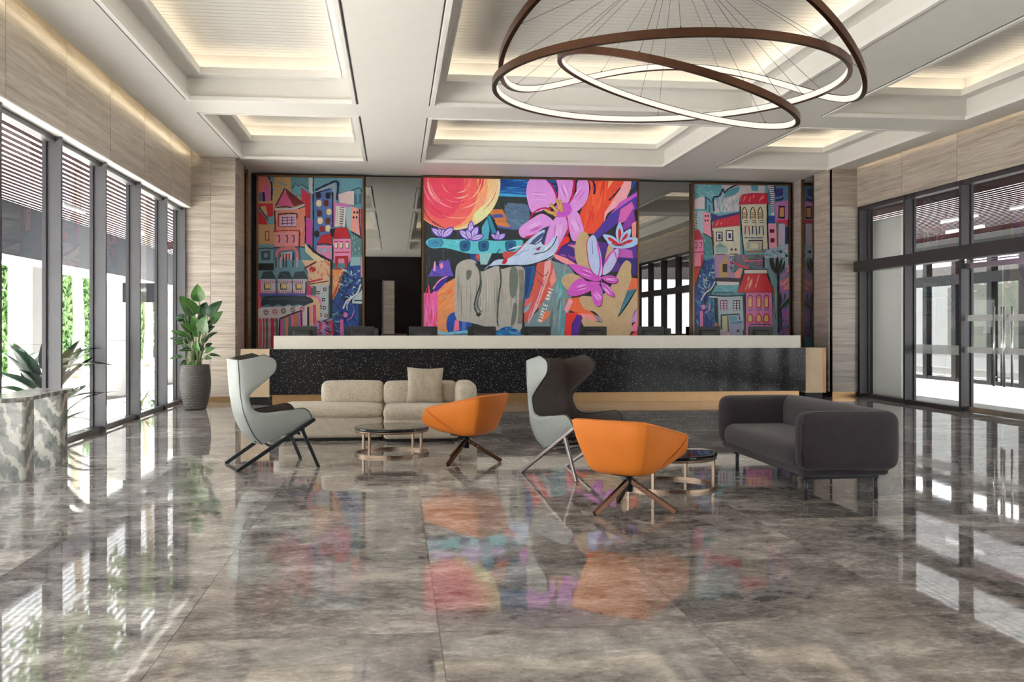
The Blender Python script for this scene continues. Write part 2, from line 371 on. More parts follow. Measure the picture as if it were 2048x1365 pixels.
for a in cx:
    for k, bb in enumerate(cyr): coffer(*a, *bb, detail=k > 0)
# ------------------------------------------------------------------ side walls above the glass
wl = MB().box(-4.12, XL - .025, YF, 19.03, 3.655, 5.36).build('wall_left', 'dark_wall'); struct(wl, 'stone clad wall band above the windows on the left')
wr = MB().box(XR + .025, 9.6, YF, 19.03, 3.835, 5.36).build('wall_right', 'dark_wall'); struct(wr, 'stone clad wall band above the windows and door on the right')
pl = MB().box(XL - .025, XL, .005, 1.791, 3.64, ZC + .30).mesh('panel', 'wall_stone'); pr = MB().box(XR, XR + .025, .005, 1.795, 3.825, ZC + .30).mesh('panel', 'wall_stone')
for k in range(-9, 5):
    y = 11.974 + 1.796 * (k - 1)
    if y > 18.9: continue
    if y + 1.796 > 19.03: inst('panel', pl, wl, (0, y, 0), (0, 0, 0), (1, (19.03 - y) / 1.796, 1))
    else: inst('panel', pl, wl, (0, y, 0))
inst('panel', pl, wl, (0, 11.974 + 1.796 * 3, 0), (0, 0, 0), (1, (19.03 - 17.362) / 1.796, 1)) if False else None
MB().box(-4.06, XL - .001, YF, 19.03, 3.625, 3.642).build('soffit_strip', 'trim_paint', wl)
for k in range(12):
    y = 17.25 - 1.8 * k
    inst('panel', pr, wr, (0, y, 0), (0, 0, 0), (1, (1.78 if k == 0 else 1.8) / 1.8, 1))
for x, par, fc_ in ((-3.632, wl, (0, 1, 2, 3)), (9.152, wr, (3, 2, 1, 0))):
    MB().add([(x, YF, ZC + .03), (x, YF, ZC + .062), (x, 19.0, ZC + .062), (x, 19.0, ZC + .03)], [fc_]).build('slot_light', 'slot_led' if x < 0 else 'slot_led_dim', par)
# ------------------------------------------------------------------ left window wall
win = empty('window_1', (-3.95, 8, 0)); struct(win, 'floor to ceiling window wall on the left', 'window'); win.location = (0, 0, 0)
mys = [19.0] + [17.53 - 1.798 * k for k in range(12)]
mul = MB().box(-4.04, -3.875, -.055, 0, 0, 3.63); mm = mul.mesh('mullion', 'mullion_grey')
gk = MB().box(-4.075, -4.03, -.09, .03, 0, 3.63).mesh('glazing_bead', 'mullion_dark')
for y in mys:
    if y < YF: continue
    m_ = inst('mullion', mm, win, (0, y, 0)); inst('glazing_bead', gk, m_)
L = 1.798 - .055
sr = MB().box(-4.06, -3.925, 0, L, 0, .066).mesh('sill_rail', 'mullion_grey'); hr = MB().box(-4.06, -3.94, 0, L, 3.565, 3.63).mesh('head_rail', 'mullion_grey'); pn = MB().box(-4.055, -4.045, 0, L, .06, 3.58).mesh('pane', 'glass')
for a, bb in zip(mys[:-1], mys[1:]):
    ln = (a - bb - .055) / L
    for nm, me in (('sill_rail', sr), ('head_rail', hr), ('pane', pn)): inst(nm, me, win, (0, bb, 0), (0, 0, 0), (1, ln, 1))
# ------------------------------------------------------------------ right window wall and door
wn2 = empty('window_2'); struct(wn2, 'dark framed window wall with transom band on the right', 'window')
m2 = MB().box(9.26, 9.43, -.07, 0, 0, 3.83).mesh('mullion', 'mullion_dark'); gk2 = MB().box(9.42, 9.46, -.10, .03, 0, 3.83).mesh('glazing_bead', 'mullion_dark')
rys = [18.99, 17.22, 15.41, 13.35, 11.55, 9.75, 7.95, 6.15, 4.35, 2.55, .75, -1.05, -2.85]
for y in rys: m_ = inst('mullion', m2, wn2, (0, y, 0)); inst('glazing_bead', gk2, m_)
MB().box(9.17, 9.40, 16.62, 19.02, 2.52, 2.72).build('transom_beam', 'mullion_dark', wn2); MB().box(9.14, 9.40, 10.0, 16.615, 2.515, 2.735).build('transom_beam', 'mullion_dark', wn2); MB().box(9.17, 9.40, YF, 9.99, 2.52, 2.72).build('transom_beam', 'mullion_dark', wn2)
for a, bb in zip(rys[:-1], rys[1:]):
    MB().box(9.28, 9.44, bb, a - .07, 3.745, 3.83).build('head_rail', 'mullion_dark', wn2); MB().box(9.435, 9.445, bb, a - .07, 2.7, 3.76).build('upper_pane', 'glass', wn2)
    if a == 15.41: continue
    MB().box(9.29, 9.44, bb, a - .07, 0, .075).build('sill_rail', 'mullion_dark', wn2); MB().box(9.435, 9.445, bb, a - .07, .07, 2.53).build('pane', 'glass', wn2)
MB().box(9.447, 9.449, 15.41, 17.1, .93, 1.09).build('film_strip', 'frosted_film', wn2)
dr = empty('door_1'); struct(dr, 'frameless double glass door with tall steel pull handles', 'door')
for ya, yb in ((14.36, 15.30), (13.37, 14.345)):
    lf = MB().box(9.35, 9.362, ya, yb, .10, 2.36).build('door_leaf', 'glass', dr)
    MB().box(9.335, 9.377, ya, yb, .012, .10).build('bottom_rail', 'steel', lf); MB().box(9.335, 9.377, ya, yb, 2.36, 2.45).build('top_rail', 'steel', lf)
    MB().box(9.347, 9.349, ya, yb, 1.50, 1.60).build('film_band', 'frosted_film', lf); MB().box(9.347, 9.349, ya, yb, .98, 1.08).build('film_band', 'frosted_film', lf)
    yh = ya + .13 if ya > 14.35 else yb - .12
    for x in (9.29, 9.42):
        h = MB().tube([(x, yh, .48), (x, yh, 1.72)], .019, 12).build('pull_handle', 'steel', lf)
        for z in (.62, 1.58): MB().tube([(x, yh, z), (9.355, yh, z)], .009, 8).build('standoff', 'steel', h)
MB().bar((9.30, 15.35, 2.475), (9.30, 13.4, 2.475), .03, .02).build('track', 'steel', dr)
for y in (15.3, 13.5): MB().box(9.285, 9.315, y - .02, y + .02, 2.46, 2.53).build('track_bracket', 'steel', dr)
# ------------------------------------------------------------------ back wall with stone piers
wb = MB().box(-3.4, 9.5, YB, 21.15, 0, 5.36).build('wall_back', 'dark_wall'); struct(wb, 'back wall behind the reception desk with stone piers')
def stone_grid(xa, xb, y, zs, ysplit, par, dy=.025):
    for x0, x1 in zip(ysplit[:-1], ysplit[1:]):
        for z0, z1 in zip(zs[:-1], zs[1:]): MB().box(x0 + .002, x1 - .002, y, y + dy, z0 + .002, z1 - .002).build('stone_panel', 'wall_stone', par)
zs = [.10, 1.02, 1.98, 2.94, 3.86, 4.75]
MB().box(-4.12, -3.0, 19.055, 21.0, 0, 4.9).build('pier_core', 'black_joint', wb); MB().box(8.725, 9.6, 19.055, 21.0, 0, 4.62).build('pier_core', 'black_joint', wb)
stone_grid(0, 0, 19.03, zs, [-4.05, -3.43, -2.98], wb); stone_grid(0, 0, 19.03, zs, [8.735, 9.27], wb)
MB().box(-4.05, -2.98, 19.035, 19.055, 0, .10).build('base_strip', 'brass', wb); MB().box(8.735, 9.27, 19.035, 19.055, 0, .10).build('base_strip', 'brass', wb)
for z0, z1 in zip(zs[:-1], zs[1:-1] + [4.588]):          # returns beside the murals
    MB().box(-3.0, -2.955, 19.10, 19.93, z0 + .002, z1 - .002).build('stone_panel', 'wall_stone', wb); MB().box(8.68, 8.71, 19.10, 19.79, z0 + .002, z1 - .002).build('stone_panel', 'wall_stone', wb)
    MB().box(-3.0, -2.955, 20.42, 20.98, z0 + .002, z1 - .002).build('stone_panel', 'wall_stone', wb); MB().box(8.66, 8.71, 20.44, 20.98, z0 + .002, z1 - .002).build('stone_panel', 'wall_stone', wb)
for x0, x1, xm0, xm1 in ((-2.975, -2.945, -2.972, -2.965), (8.665, 8.695, 8.69, 8.695)):
    t = empty('trim_1' if x0 < 0 else 'trim_2'); struct(t, ('left' if x0 < 0 else 'right') + ' bronze framed mirror strip in the return beside the mural', 'trim')
    for ya, yb in ((19.935 if x0 < 0 else 19.795, 19.975 if x0 < 0 else 19.835), (20.36, 20.41)): MB().box(x0, x1, ya, yb, 0, 4.57).build('bronze_post', 'bronze_trim', t)
    MB().box(xm0, xm1, 19.84, 20.40, 0, 4.57).build('mirror_strip', 'grey_mirror', t)
MB().box(-3.0, 8.7, 20.93, 20.99, 0, 4.58).build('backing', 'black_joint', wb)
# rear wall behind the photographer, seen only in the mirrors and the polished stone
wf = MB().box(-4.12, 9.6, YF - .2, YF, 0, 5.36).build('wall_front', 'dark_wall'); struct(wf, 'dark wall opposite the reception, reflected in the grey mirrors')
MB().box(-4.0, 9.4, YF, YF + .05, 3.55, 4.59).build('black_band', 'dark_panel', wf)
for x0, x1, m in ((-4.0, -2.2, 'wall_stone'), (-2.2, -.62, 'dark_panel'), (-.55, -.05, 'wall_stone'), (-.05, 1.62, 'dark_panel'), (1.68, 3.6, 'dark_panel'), (3.65, 5.4, 'wall_stone'), (5.45, 7.2, 'dark_panel'), (7.25, 9.3, 'wall_stone')):
    MB().box(x0, x1, YF, YF + .04, 0, 3.5).build('rear_panel', m, wf)
for x in (-.58, 1.65): MB().box(x - .02, x + .02, YF, YF + .06, 0, 3.55).build('rear_post', 'steel', wf)
# ------------------------------------------------------------------ grey mirrors between the murals
YM = 20.90
def xat(px, Y=YM): return atY(px, 500, Y).x
mi = MB().box(xat(731), xat(842), YM, YM + .03, .2, 4.55).build('wall_mirror', 'grey_mirror'); tag(mi, 'tall grey wall mirror between the left city mural and the centre mural', 'mirror', 'grey mirrors between the murals')
mi = MB().box(xat(1278), xat(1382), YM, YM + .03, .2, 4.55).build('wall_mirror', 'grey_mirror'); tag(mi, 'tall grey wall mirror between the centre mural and the right city mural', 'mirror', 'grey mirrors between the murals')
# ------------------------------------------------------------------ reception counter
rc = empty('reception_counter', (2.8, 18.5, 0), label='long reception counter of black speckled granite with a white upper band', cat='counter')
rc.location = (0, 0, 0)
xj = [-2.25, -.488, 1.695, 3.88, 6.07, 7.815]
for x0, x1 in zip(xj[:-1], xj[1:]):
    for z0, z1 in ((.185, .597), (.601, 1.005)): MB().box(x0 + .002, x1 - .002, 18.20, 18.23, z0, z1).build('granite_slab', 'granite', rc)
MB().box(-2.24, 7.80, 18.225, 18.60, .18, 1.0).build('counter_core', 'granite', rc)
MB().box(-2.22, 7.74, 18.34, 18.60, 0, .185).build('plinth', 'brass', rc)
MB().box(-2.184, 7.73, 18.24, 18.46, 1.0, 1.245).build('upper_band', 'quartz_white', rc, bevel=.004)
MB().box(-2.76, -2.255, 18.22, 18.62, .14, 1.005).build('end_panel', 'blond_wood', rc, bevel=.003); MB().box(7.82, 8.165, 18.22, 18.62, .14, 1.005).build('end_panel', 'blond_wood', rc, bevel=.003)
MB().box(8.167, 8.24, 18.24, 18.60, .14, 1.005).build('end_edge', 'bronze_trim', rc)
MB().box(-2.70, -2.3, 18.32, 18.58, 0, .14).build('end_base', 'black_joint', rc); MB().box(7.86, 8.2, 18.32, 18.58, 0, .14).build('end_base', 'black_joint', rc)
sd_ = empty('staff_desk', (2.8, 19.0, 0), label='white staff desk behind the reception counter carrying the monitors', cat='desk')
MB().box(-5.0, 4.95, -.38, .34, .90, .94).build('desk_top', 'quartz_white', sd_)
for x in (-4.9, -2.45, 0, 2.45, 4.85): MB().box(x - .02, x + .02, -.34, .30, 0, .90).build('desk_leg', 'quartz_white', sd_)
def make_monitor():
    r = empty('computer_monitor')
    MB().box(-.268, .268, -.012, .012, .14, .475).build('screen', 'monitor_black', r, bevel=.004)
    MB().rbox(0, -.03, .31, .34, .05, .2, .02, 6).build('back_housing', 'monitor_black', r)
    MB().box(-.03, .03, -.05, -.02, .01, .32).build('neck', 'monitor_grey', r); MB().box(-.13, .13, -.12, .08, 0, .012).build('foot', 'monitor_grey', r, bevel=.003)
    MB().box(-.12, .12, -.058, -.036, .262, .34).build('cable_cover', 'monitor_grey', r)
    return r
mon = None; ords = ['first', 'second', 'third', 'fourth', 'fifth', 'sixth', 'seventh', 'eighth', 'ninth']
for i, (a, bb) in enumerate(((576, 634), (692, 749), (818, 875), (936, 991), (1046, 1102), (1159, 1213), (1274, 1329), (1390, 1440), (1495, 1548))):
    o = make_monitor() if i == 0 else copy_tree(mon)
    if i == 0: mon = o
    p = atY((a + bb) / 2, 660, 18.82); o.location = (p.x, 18.82, .94); o.rotation_euler = (0, 0, (-.03, .02, .01, 0, .02, 0, .05, .14, .12)[i])
    tag(o, 'black monitor on the reception counter, %s from the left' % ords[i], 'monitor', 'monitors along the reception counter')
for px, wd, lb in ((569, .12, 'small black card terminal left of the leftmost monitor'), (753, .07, 'small black box right of the second monitor from the left'), (1336, .12, 'dark box right of the monitor in front of the right mirror')):
    p = atY(px, 660, 18.8); r = empty('card_terminal', (p.x, 18.8, .94), label=lb, cat='terminal')
    h = .31 if px == 569 else .44
    MB().rbox(0, 0, h / 2, wd, .06, h, .015, 6).build('terminal_body', 'monitor_black', r); MB().box(-wd / 2 + .01, wd / 2 - .01, .031, .034, h * .5, h * .9).build('terminal_screen', 'dark_panel', r); MB().box(-wd / 2 - .02, wd / 2 + .02, -.06, .06, 0, .01).build('terminal_foot', 'monitor_grey', r)
# ================================================================== FURNITURE
def catmull(pts, n=6, closed=False):
    P = [Vector(p) for p in pts]; m = len(P); out = []
    for i in range(m if closed else m - 1):
        p0 = P[(i - 1) % m] if closed or i > 0 else P[0] * 2 - P[1]; p1 = P[i]; p2 = P[(i + 1) % m]; p3 = P[(i + 2) % m] if closed or i < m - 2 else P[-1] * 2 - P[-2]
        for k in range(n):
            t = k / n; out.append(.5 * ((2 * p1) + (p2 - p0) * t + (2 * p0 - 5 * p1 + 4 * p2 - p3) * t * t + (3 * p1 - p0 - 3 * p2 + p3) * t ** 3))
    if not closed: out.append(P[-1])
    return out
def resample(pts, n):
    L = [0]
    for a, b in zip(pts[:-1], pts[1:]): L.append(L[-1] + (b - a).length)
    out = []; j = 0
    for i in range(n):
        d = L[-1] * i / (n - 1)
        while j < len(L) - 2 and L[j + 1] < d: j += 1
        t = (d - L[j]) / max(1e-9, L[j + 1] - L[j]); out.append(pts[j].lerp(pts[j + 1], min(1, t)))
    return out
# ------------------------------------------------------------------ wing chair (faces local +x)
def make_wing_chair(light):
    r = empty('wing_chair')
    fr = [(-.12, 1.125), (-.015, 1.075), (-.012, .975), (-.10, .885), (-.195, .80), (-.258, .73), (-.25, .645), (-.205, .575), (-.10, .548), (.10, .572), (.265, .59), (.338, .51), (.335, .445)]
    sm = [(-.352, 1.075), (-.348, 1.02), (-.343, .95), (-.338, .87), (-.332, .80), (-.325, .73), (-.312, .65), (-.302, .59), (-.29, .54), (-.27, .48), (-.24, .41), (-.195, .33), (-.12, .25)]
    ws = [.255, .258, .26, .26, .258, .258, .262, .268, .274, .28, .28, .27, .25]
    wf = [.305, .32, .322, .31, .292, .278, .28, .292, .315, .345, .352, .345, .32]
    F = catmull([(x, y, z) for (x, z), y in zip(fr, wf)], 4); S = catmull([(x, y, z) for (x, z), y in zip(sm, ws)], 4)
    rows = []
    for f, s_ in zip(F, S):
        row = []
        for k in range(9):                                     # left front edge -> seam
            t = k / 8; p = f.lerp(s_, t); p.y += .018 * math.sin(PI * t); row.append(p)
        for k in range(1, 12):                                 # across the back
            t = k / 12; y = s_.y * (1 - 2 * t); bul = .05 * (1 - (2 * t - 1) ** 2); row.append(Vector((s_.x - bul, y, s_.z + .012 * (1 - (2 * t - 1) ** 2) * (1 if s_.z > 1 else 0))))
        for k in range(9):
            t = 1 - k / 8; p = f.lerp(s_, t); p.y += .018 * math.sin(PI * t); row.append(Vector((p.x, -p.y, p.z)))
        rows.append(row)
    m, n = len(rows), len(rows[0])
    def normal(i, j):
        a = rows[min(i + 1, m - 1)][j] - rows[max(i - 1, 0)][j]; b_ = rows[i][min(j + 1, n - 1)] - rows[i][max(j - 1, 0)]
        return b_.cross(a).normalized()
    N_ = [[normal(i, j) for j in range(n)] for i in range(m)]
    # decide outwards
    sg = 1 if N_[m // 2][n // 2].x < 0 else -1
    outer = [[rows[i][j] + N_[i][j] * sg * .012 for j in range(n)] for i in range(m)]
    inner = [[rows[i][j] - N_[i][j] * sg * .022 for j in range(n)] for i in range(m)]
    mid = [[rows[i][j] - N_[i][j] * sg * .001 for j in range(n)] for i in range(m)]
    def slab(A, B, name, mat):
        mb = MB(); mb.grid(A); mb.grid(B, flip=True)
        loop = [(0, j) for j in range(n)] + [(i, n - 1) for i in range(1, m)] + [(m - 1, j) for j in range(n - 2, -1, -1)] + [(i, 0) for i in range(m - 2, 0, -1)]
        vs = [A[i][j] for i, j in loop] + [B[i][j] for i, j in loop]; q = len(loop)
        mb.add(vs, [(k, (k + 1) % q, q + (k + 1) % q, q + k) for k in range(q)], True)
        return mb.build(name, mat, r)
    slab(outer, mid, 'leather_shell', 'grey_leather'); slab(inner, mid, 'tweed_lining', 'brown_tweed')
    loop = [rows[0][j] for j in range(n)] + [rows[i][n - 1] for i in range(1, m)] + [rows[m - 1][j] for j in range(n - 2, -1, -1)] + [rows[i][0] for i in range(m - 2, 0, -1)]
    MB().tube([p + Vector((.004, 0, .002)) for p in loop], .0075, 6, closed=True).build('piping', 'dark_piping', r)
    for jj in (8, n - 9): MB().tube([outer[i][jj] for i in range(m)], .004, 5).build('seam', 'dark_piping', r)
    tilt = math.atan2(.10, .45)
    def seatfn(p): return Vector((p.x * math.cos(tilt) - p.z * math.sin(tilt), p.y * (1 + .12 * p.x / .3), p.z * math.cos(tilt) + p.x * math.sin(tilt)))
    MB().rbox(.055, 0, .40, .56, .53, .12, .045, 10, (.01, .01, .03), seatfn).build('seat_cushion', 'brown_tweed', r)
    MB().rbox(.06, 0, .325, .50, .46, .035, .012, 6, (0, 0, 0), seatfn).build('seat_pan', 'black_metal', r)
    lm = 'black_metal' if not light else 'pewter'
    for s_ in (1, -1):
        y0, y1 = s_ * .325, s_ * .365
        MB().bar((-.385, s_ * .315, .0), (.375, y1, .487), .03, .038).build('leg', lm, r, bevel=.008)
        MB().bar((.245, s_ * .355, .395), (.41, s_ * .375, 0), .03, .034).build('leg', lm, r, bevel=.008)
    MB().tube([(.22, .35, .345), (.22, -.35, .345)], .014, 8).build('cross_bar', lm, r); MB().tube([(-.05, .335, .225), (-.05, -.335, .225)], .012, 8).build('cross_bar', lm, r)
    return r
for loc, ang, lt, lb in (((-1.27, 10.26, 0), math.radians(19), False, 'pale grey leather wing chair with black legs left of the beige sofa, seen from behind'),
                         ((1.68, 9.36, 0), math.radians(-53.5), True, 'dark tweed wing chair with pale shell between the two orange chairs')):
    o = make_wing_chair(lt); o.location = loc; o.rotation_euler = (0, 0, ang); tag(o, lb, 'chair', 'wing chairs')
# ------------------------------------------------------------------ orange swivel chair (faces local +x)
def make_orange_chair():
    r = empty('swivel_chair')
    def shell_rows(off):
        # stations along the U: front of left arm, arm tip, back corner, back middle, ... mirrored; each station lists points from rim to underside
        st = [
            [(.285, .355, .56), (.32, .34, .50), (.345, .315, .44), (.335, .28, .40), (.24, .20, .335), (.13, .11, .30)],
            [(.24, .362, .575), (.235, .352, .52), (.215, .325, .44), (.17, .285, .375), (.10, .215, .32), (.06, .11, .295)],
            [(.02, .358, .622), (.01, .345, .54), (-.01, .31, .44), (-.03, .265, .35), (-.04, .21, .298), (-.03, .10, .285)],
            [(-.20, .348, .67), (-.19, .33, .57), (-.17, .295, .45), (-.15, .25, .345), (-.13, .20, .296), (-.09, .10, .285)],
            [(-.325, .315, .695), (-.305, .298, .59), (-.265, .265, .46), (-.225, .225, .345), (-.18, .175, .298), (-.12, .08, .285)],
            [(-.352, .25, .70), (-.33, .235, .595), (-.288, .205, .465), (-.24, .175, .345), (-.195, .135, .298), (-.13, .06, .285)],
            [(-.362, 0, .70), (-.34, 0, .595), (-.296, 0, .465), (-.248, 0, .345), (-.20, 0, .298), (-.13, 0, .285)],
        ]
        full = st + [[(x, -y, z) for x, y, z in s_] for s_ in st[:-1][::-1]]
        return [[Vector(p) for p in s_] for s_ in full]
    rows = shell_rows(0)
    rows = [resample(catmull(s_, 4), 16) for s_ in rows]
    # refine along the U without rounding the corners away
    fine = []
    for a, b_ in zip(rows[:-1], rows[1:]):
        for k in range(3): fine.append([p.lerp(q, k / 3) for p, q in zip(a, b_)])
    fine.append(rows[-1]); rows = fine
    m, n = len(rows), len(rows[0])
    def normal(i, j):
        a = rows[min(i + 1, m - 1)][j] - rows[max(i - 1, 0)][j]; b_ = rows[i][min(j + 1, n - 1)] - rows[i][max(j - 1, 0)]
        return a.cross(b_).normalized()
    ctr = Vector((0, 0, .55))
    def outw(i, j):
        v = normal(i, j)
        return v if v.dot(rows[i][j] - ctr) > 0 else -v
    inner = [[rows[i][j] - outw(i, j) * .045 for j in range(n)] for i in range(m)]
    mb = MB(); mb.grid(rows); mb.grid(inner, flip=True)
    loop = [(i, 0) for i in range(m)] + [(m - 1, j) for j in range(1, n)] + [(i, n - 1) for i in range(m - 2, -1, -1)] + [(0, j) for j in range(n - 2, 0, -1)]
    # rounded rim
    q = len(loop); A = [rows[i][j] for i, j in loop]; B = [inner[i][j] for i, j in loop]; Cc = [(a + b_) / 2 + Vector((0, 0, .012 if loop[k][1] == 0 else 0)) for k, (a, b_) in enumerate(zip(A, B))]
    mb.add(A + Cc + B, [(k, (k + 1) % q, q + (k + 1) % q, q + k) for k in range(q)] + [(q + k, q + (k + 1) % q, 2 * q + (k + 1) % q, 2 * q + k) for k in range(q)], True)
    mb.build('leather_shell', 'orange_leather', r)
    for s_ in (1, -1):                                        # folded seam from the arm tip down to the seat, stitched lines at the back corners
        a = [Vector((.262, s_ * .362, .562)), Vector((.20, s_ * .352, .50)), Vector((.10, s_ * .318, .425)), Vector((.0, s_ * .266, .352)), Vector((-.07, s_ * .215, .305))]
        MB().tube(resample(catmull(a, 4), 16), .0045, 6).build('fold_seam', 'orange_stitch', r)
    rim = [p + Vector((0, 0, .004)) for p in A[:m]]
    MB().tube(rim, .005, 6).build('rim_piping', 'orange_leather', r)
    MB().rbox(.04, 0, .415, .54, .50, .11, .045, 10, (0, 0, .02)).build('seat_cushion', 'orange_leather', r)
    MB().lathe([(.10, .272), (.17, .285), (.17, .30)], 24).build('underside_plate', 'black_metal', r)
    MB().lathe([(.027, .145), (.027, .28)], 16).build('column', 'black_metal', r)
    for k in range(3):
        a = 2 * PI * k / 3 + make_orange_chair.base_angle
        d = Vector((math.cos(a), math.sin(a), 0))
        lg = MB().bar(d * .02 + Vector((0, 0, .222)), d * .36 + Vector((0, 0, .012)), .032, .04).build('leg', 'bronze_metal', r, bevel=.004)
        for t in (.14, .27):
            sd = d.cross(Vector((0, 0, 1))).normalized()
            for sg in (-1, 1):
                p = (d * .02 + Vector((0, 0, .222))).lerp(d * .36 + Vector((0, 0, .012)), t); MB().tube([p + sd * sg * .015, p + sd * sg * .020], .008, 8).build('bolt', 'steel', lg)
    return r
for loc, f, base, lb in (((.734, 10.263, 0), (-.82, .57), [(-.17, .35), (-.18, -.31), (.35, -.04)], 'orange leather swivel armchair beside the round table at the beige sofa'),
                         ((1.775, 7.41, 0), (.66, .75), [(-.3, -.145), (-.01, .316), (.306, -.17)], 'orange leather swivel armchair nearest the camera, its back to us')):
    ang = math.atan2(f[1], f[0]); make_orange_chair.base_angle = math.atan2(base[2][1], base[2][0]) - ang
    o = make_orange_chair(); o.location = loc; o.rotation_euler = (0, 0, ang); tag(o, lb, 'chair', 'orange swivel chairs')
# ------------------------------------------------------------------ round coffee tables
def make_table():
    r = empty('coffee_table')
    MB().lathe([(.395, .272), (.408, .276), (.41, .282), (.41, .300), (.405, .305), (.39, .306)], 64).build('marble_top', 'black_marble', r)
    MB().lathe([(.398, .252), (.404, .252), (.404, .272), (.398, .272)], 64, cap=False).build('top_band', 'rose_bronze', r)
    mb = MB(); n = 72
    pr = [(.388, 0), (.41, 0), (.41, .026), (.388, .026), (.388, 0)]
    mb.lathe(pr, n, cap=False, smooth=False); mb.build('floor_ring', 'rose_bronze', r)
    for k in range(4):
        a = math.radians(-120 + 90 * k); x, y = .396 * math.cos(a), .396 * math.sin(a); s_ = .0115
        lg = MB().box(-s_, s_, -s_, s_, .024, .272).build('leg', 'rose_bronze', r); lg.location = (x, y, 0); lg.rotation_euler = (0, 0, a)
    return r
t1 = make_table(); t1.location = (-.04, 11.04, 0); t1.rotation_euler = (0, 0, -TH); tag(t1, 'round black marble coffee table in front of the beige sofa', 'table', 'round coffee tables')
t2 = copy_tree(t1); t2.location = (2.404, 8.507, 0); tag(t2, 'round black marble coffee table between the near orange chair and the charcoal sofa', 'table', 'round coffee tables')
# ------------------------------------------------------------------ beige sectional sofa
bs = empty('sectional_sofa', (-.3, 12.7, 0), label='low beige boucle sectional sofa with an open chaise end', cat='sofa')
def part(mb, name, mat, par, org): 
    o = mb.build(name, mat, par); o.location = Vector(org) - par.location; return o
def sofa_box(name, x0, x1, y0, y1, z0, z1, rr, bulge=(0, 0, 0), mat='beige_boucle', n=12):
    return part(MB().rbox(0, 0, 0, x1 - x0, y1 - y0, z1 - z0, rr, n, bulge), name, mat, bs, ((x0 + x1) / 2, (y0 + y1) / 2, (z0 + z1) / 2))
sofa_box('base', -1.42, -.155, 12.32, 13.30, .035, .31, .05); sofa_box('base', -.145, .775, 12.08, 13.06, .035, .30, .05)
sofa_box('seat_cushion', -1.43, -.153, 12.31, 13.30, .285, .425, .065, (0, 0, .02)); sofa_box('seat_cushion', -.147, .78, 12.07, 13.06, .275, .42, .065, (0, 0, .02))
sofa_box('backrest', -.94, -.155, 12.86, 13.12, .40, .705, .07, (.01, .02, .01)); sofa_box('backrest', -.145, .80, 12.80, 13.08, .40, .70, .07, (.01, .02, .01))
sofa_box('arm', .765, 1.02, 12.40, 13.10, .035, .705, .09, (.01, .01, .01))
for x0, x1, y in ((-1.40, -.17, 12.318), (-.13, .76, 12.078)):
    MB().tube([Vector((x0, y, .292)) - bs.location, Vector((x1, y, .292)) - bs.location], .005, 5).build('seam', 'cushion_fabric', bs)
for x, y in ((-1.33, 12.42), (-.24, 12.42), (-1.33, 13.2), (-.06, 12.18), (.69, 12.18), (.92, 13.0)):
    part(MB().lathe([(.025, -.02), (.025, .02)], 12), 'foot', 'black_metal', bs, (x, y, .02))
for x0, x1, y0, y1 in ((-1.36, -.2, 12.40, 13.24), (-.10, .72, 12.16, 13.0)): part(MB().box(-(x1 - x0) / 2, (x1 - x0) / 2, -(y1 - y0) / 2, (y1 - y0) / 2, -.018, .018), 'plinth', 'black_joint', bs, ((x0 + x1) / 2, (y0 + y1) / 2, .022))
# scatter cushion: pinched corners
def pillow(S, T):
    rows_t, rows_b = [], []; n = 18
    for i in range(n + 1):
        a, b_ = [], []
        for j in range(n + 1):
            u, v = -1 + 2 * i / n, -1 + 2 * j / n
            k = (1 - u ** 4) * (1 - v ** 4); h = T * .5 * k ** .55 if k > 0 else 0
            x, z = u * S / 2 * (1 - .075 * (1 - v * v)), v * S / 2 * (1 - .075 * (1 - u * u))
            wr = .004 * math.sin(9 * u + 4 * v) * k
            a.append((x, -h - .001 + wr, z)); b_.append((x, h + .001, z))
        rows_t.append(a); rows_b.append(b_)
    mb = MB(); mb.grid(rows_t, flip=True); mb.grid(rows_b); return mb
cu = empty('scatter_cushion', (.375, 12.72, .418), label='square beige woven cushion leaning on the sofa back', cat='cushion')
o = pillow(.47, .15).build('cushion_cover', 'cushion_fabric', cu); o.location = (0, 0, .235); o.rotation_euler = (math.radians(-9), math.radians(1.5), 0)
zp = MB().tube([(-.19, 0, 0), (.19, 0, 0)], .004, 5).build('zip_seam', 'beige_boucle', cu); zp.location = (0, -.032, .016); 
# ------------------------------------------------------------------ charcoal loveseat (faces -x)
ls = empty('loveseat', (3.6, 8.5, 0), label='charcoal wool two-seat sofa on slim metal legs at the right', cat='sofa')
def lbox(name, x0, x1, y0, y1, z0, z1, rr, bulge=(0, 0, 0), fn=None, n=14, mat='charcoal_wool'):
    o = MB().rbox(0, 0, 0, x1 - x0, y1 - y0, z1 - z0, rr, n, bulge, fn).build(name, mat, ls); o.location = Vector(((x0 + x1) / 2, (y0 + y1) / 2, (z0 + z1) / 2)) - ls.location; return o
lbox('base', 3.215, 3.95, 7.56, 9.52, .205, .275, .03)
lbox('seat_cushion', 3.20, 3.93, 7.62, 9.46, .245, .455, .09, (.03, 0, .02))
lbox('arm', 3.19, 4.02, 7.50, 7.68, .25, .725, .085, (.015, .03, .004)); lbox('arm', 3.19, 4.02, 9.38, 9.58, .25, .725, .085, (.015, .03, .004))
lbox('backrest', 3.80, 4.05, 7.53, 9.56, .25, .725, .10, (.045, .01, .004))
for y in (7.515, 9.60): MB().tube([Vector((3.26, y - .012, .262)) - ls.location, Vector((3.92, y - .012, .262)) - ls.location], .004, 5).build('welt', 'dark_piping', ls)
MB().tube([Vector((3.235, 7.62, .262)) - ls.location, Vector((3.235, 9.46, .262)) - ls.location], .004, 5).build('welt', 'dark_piping', ls)
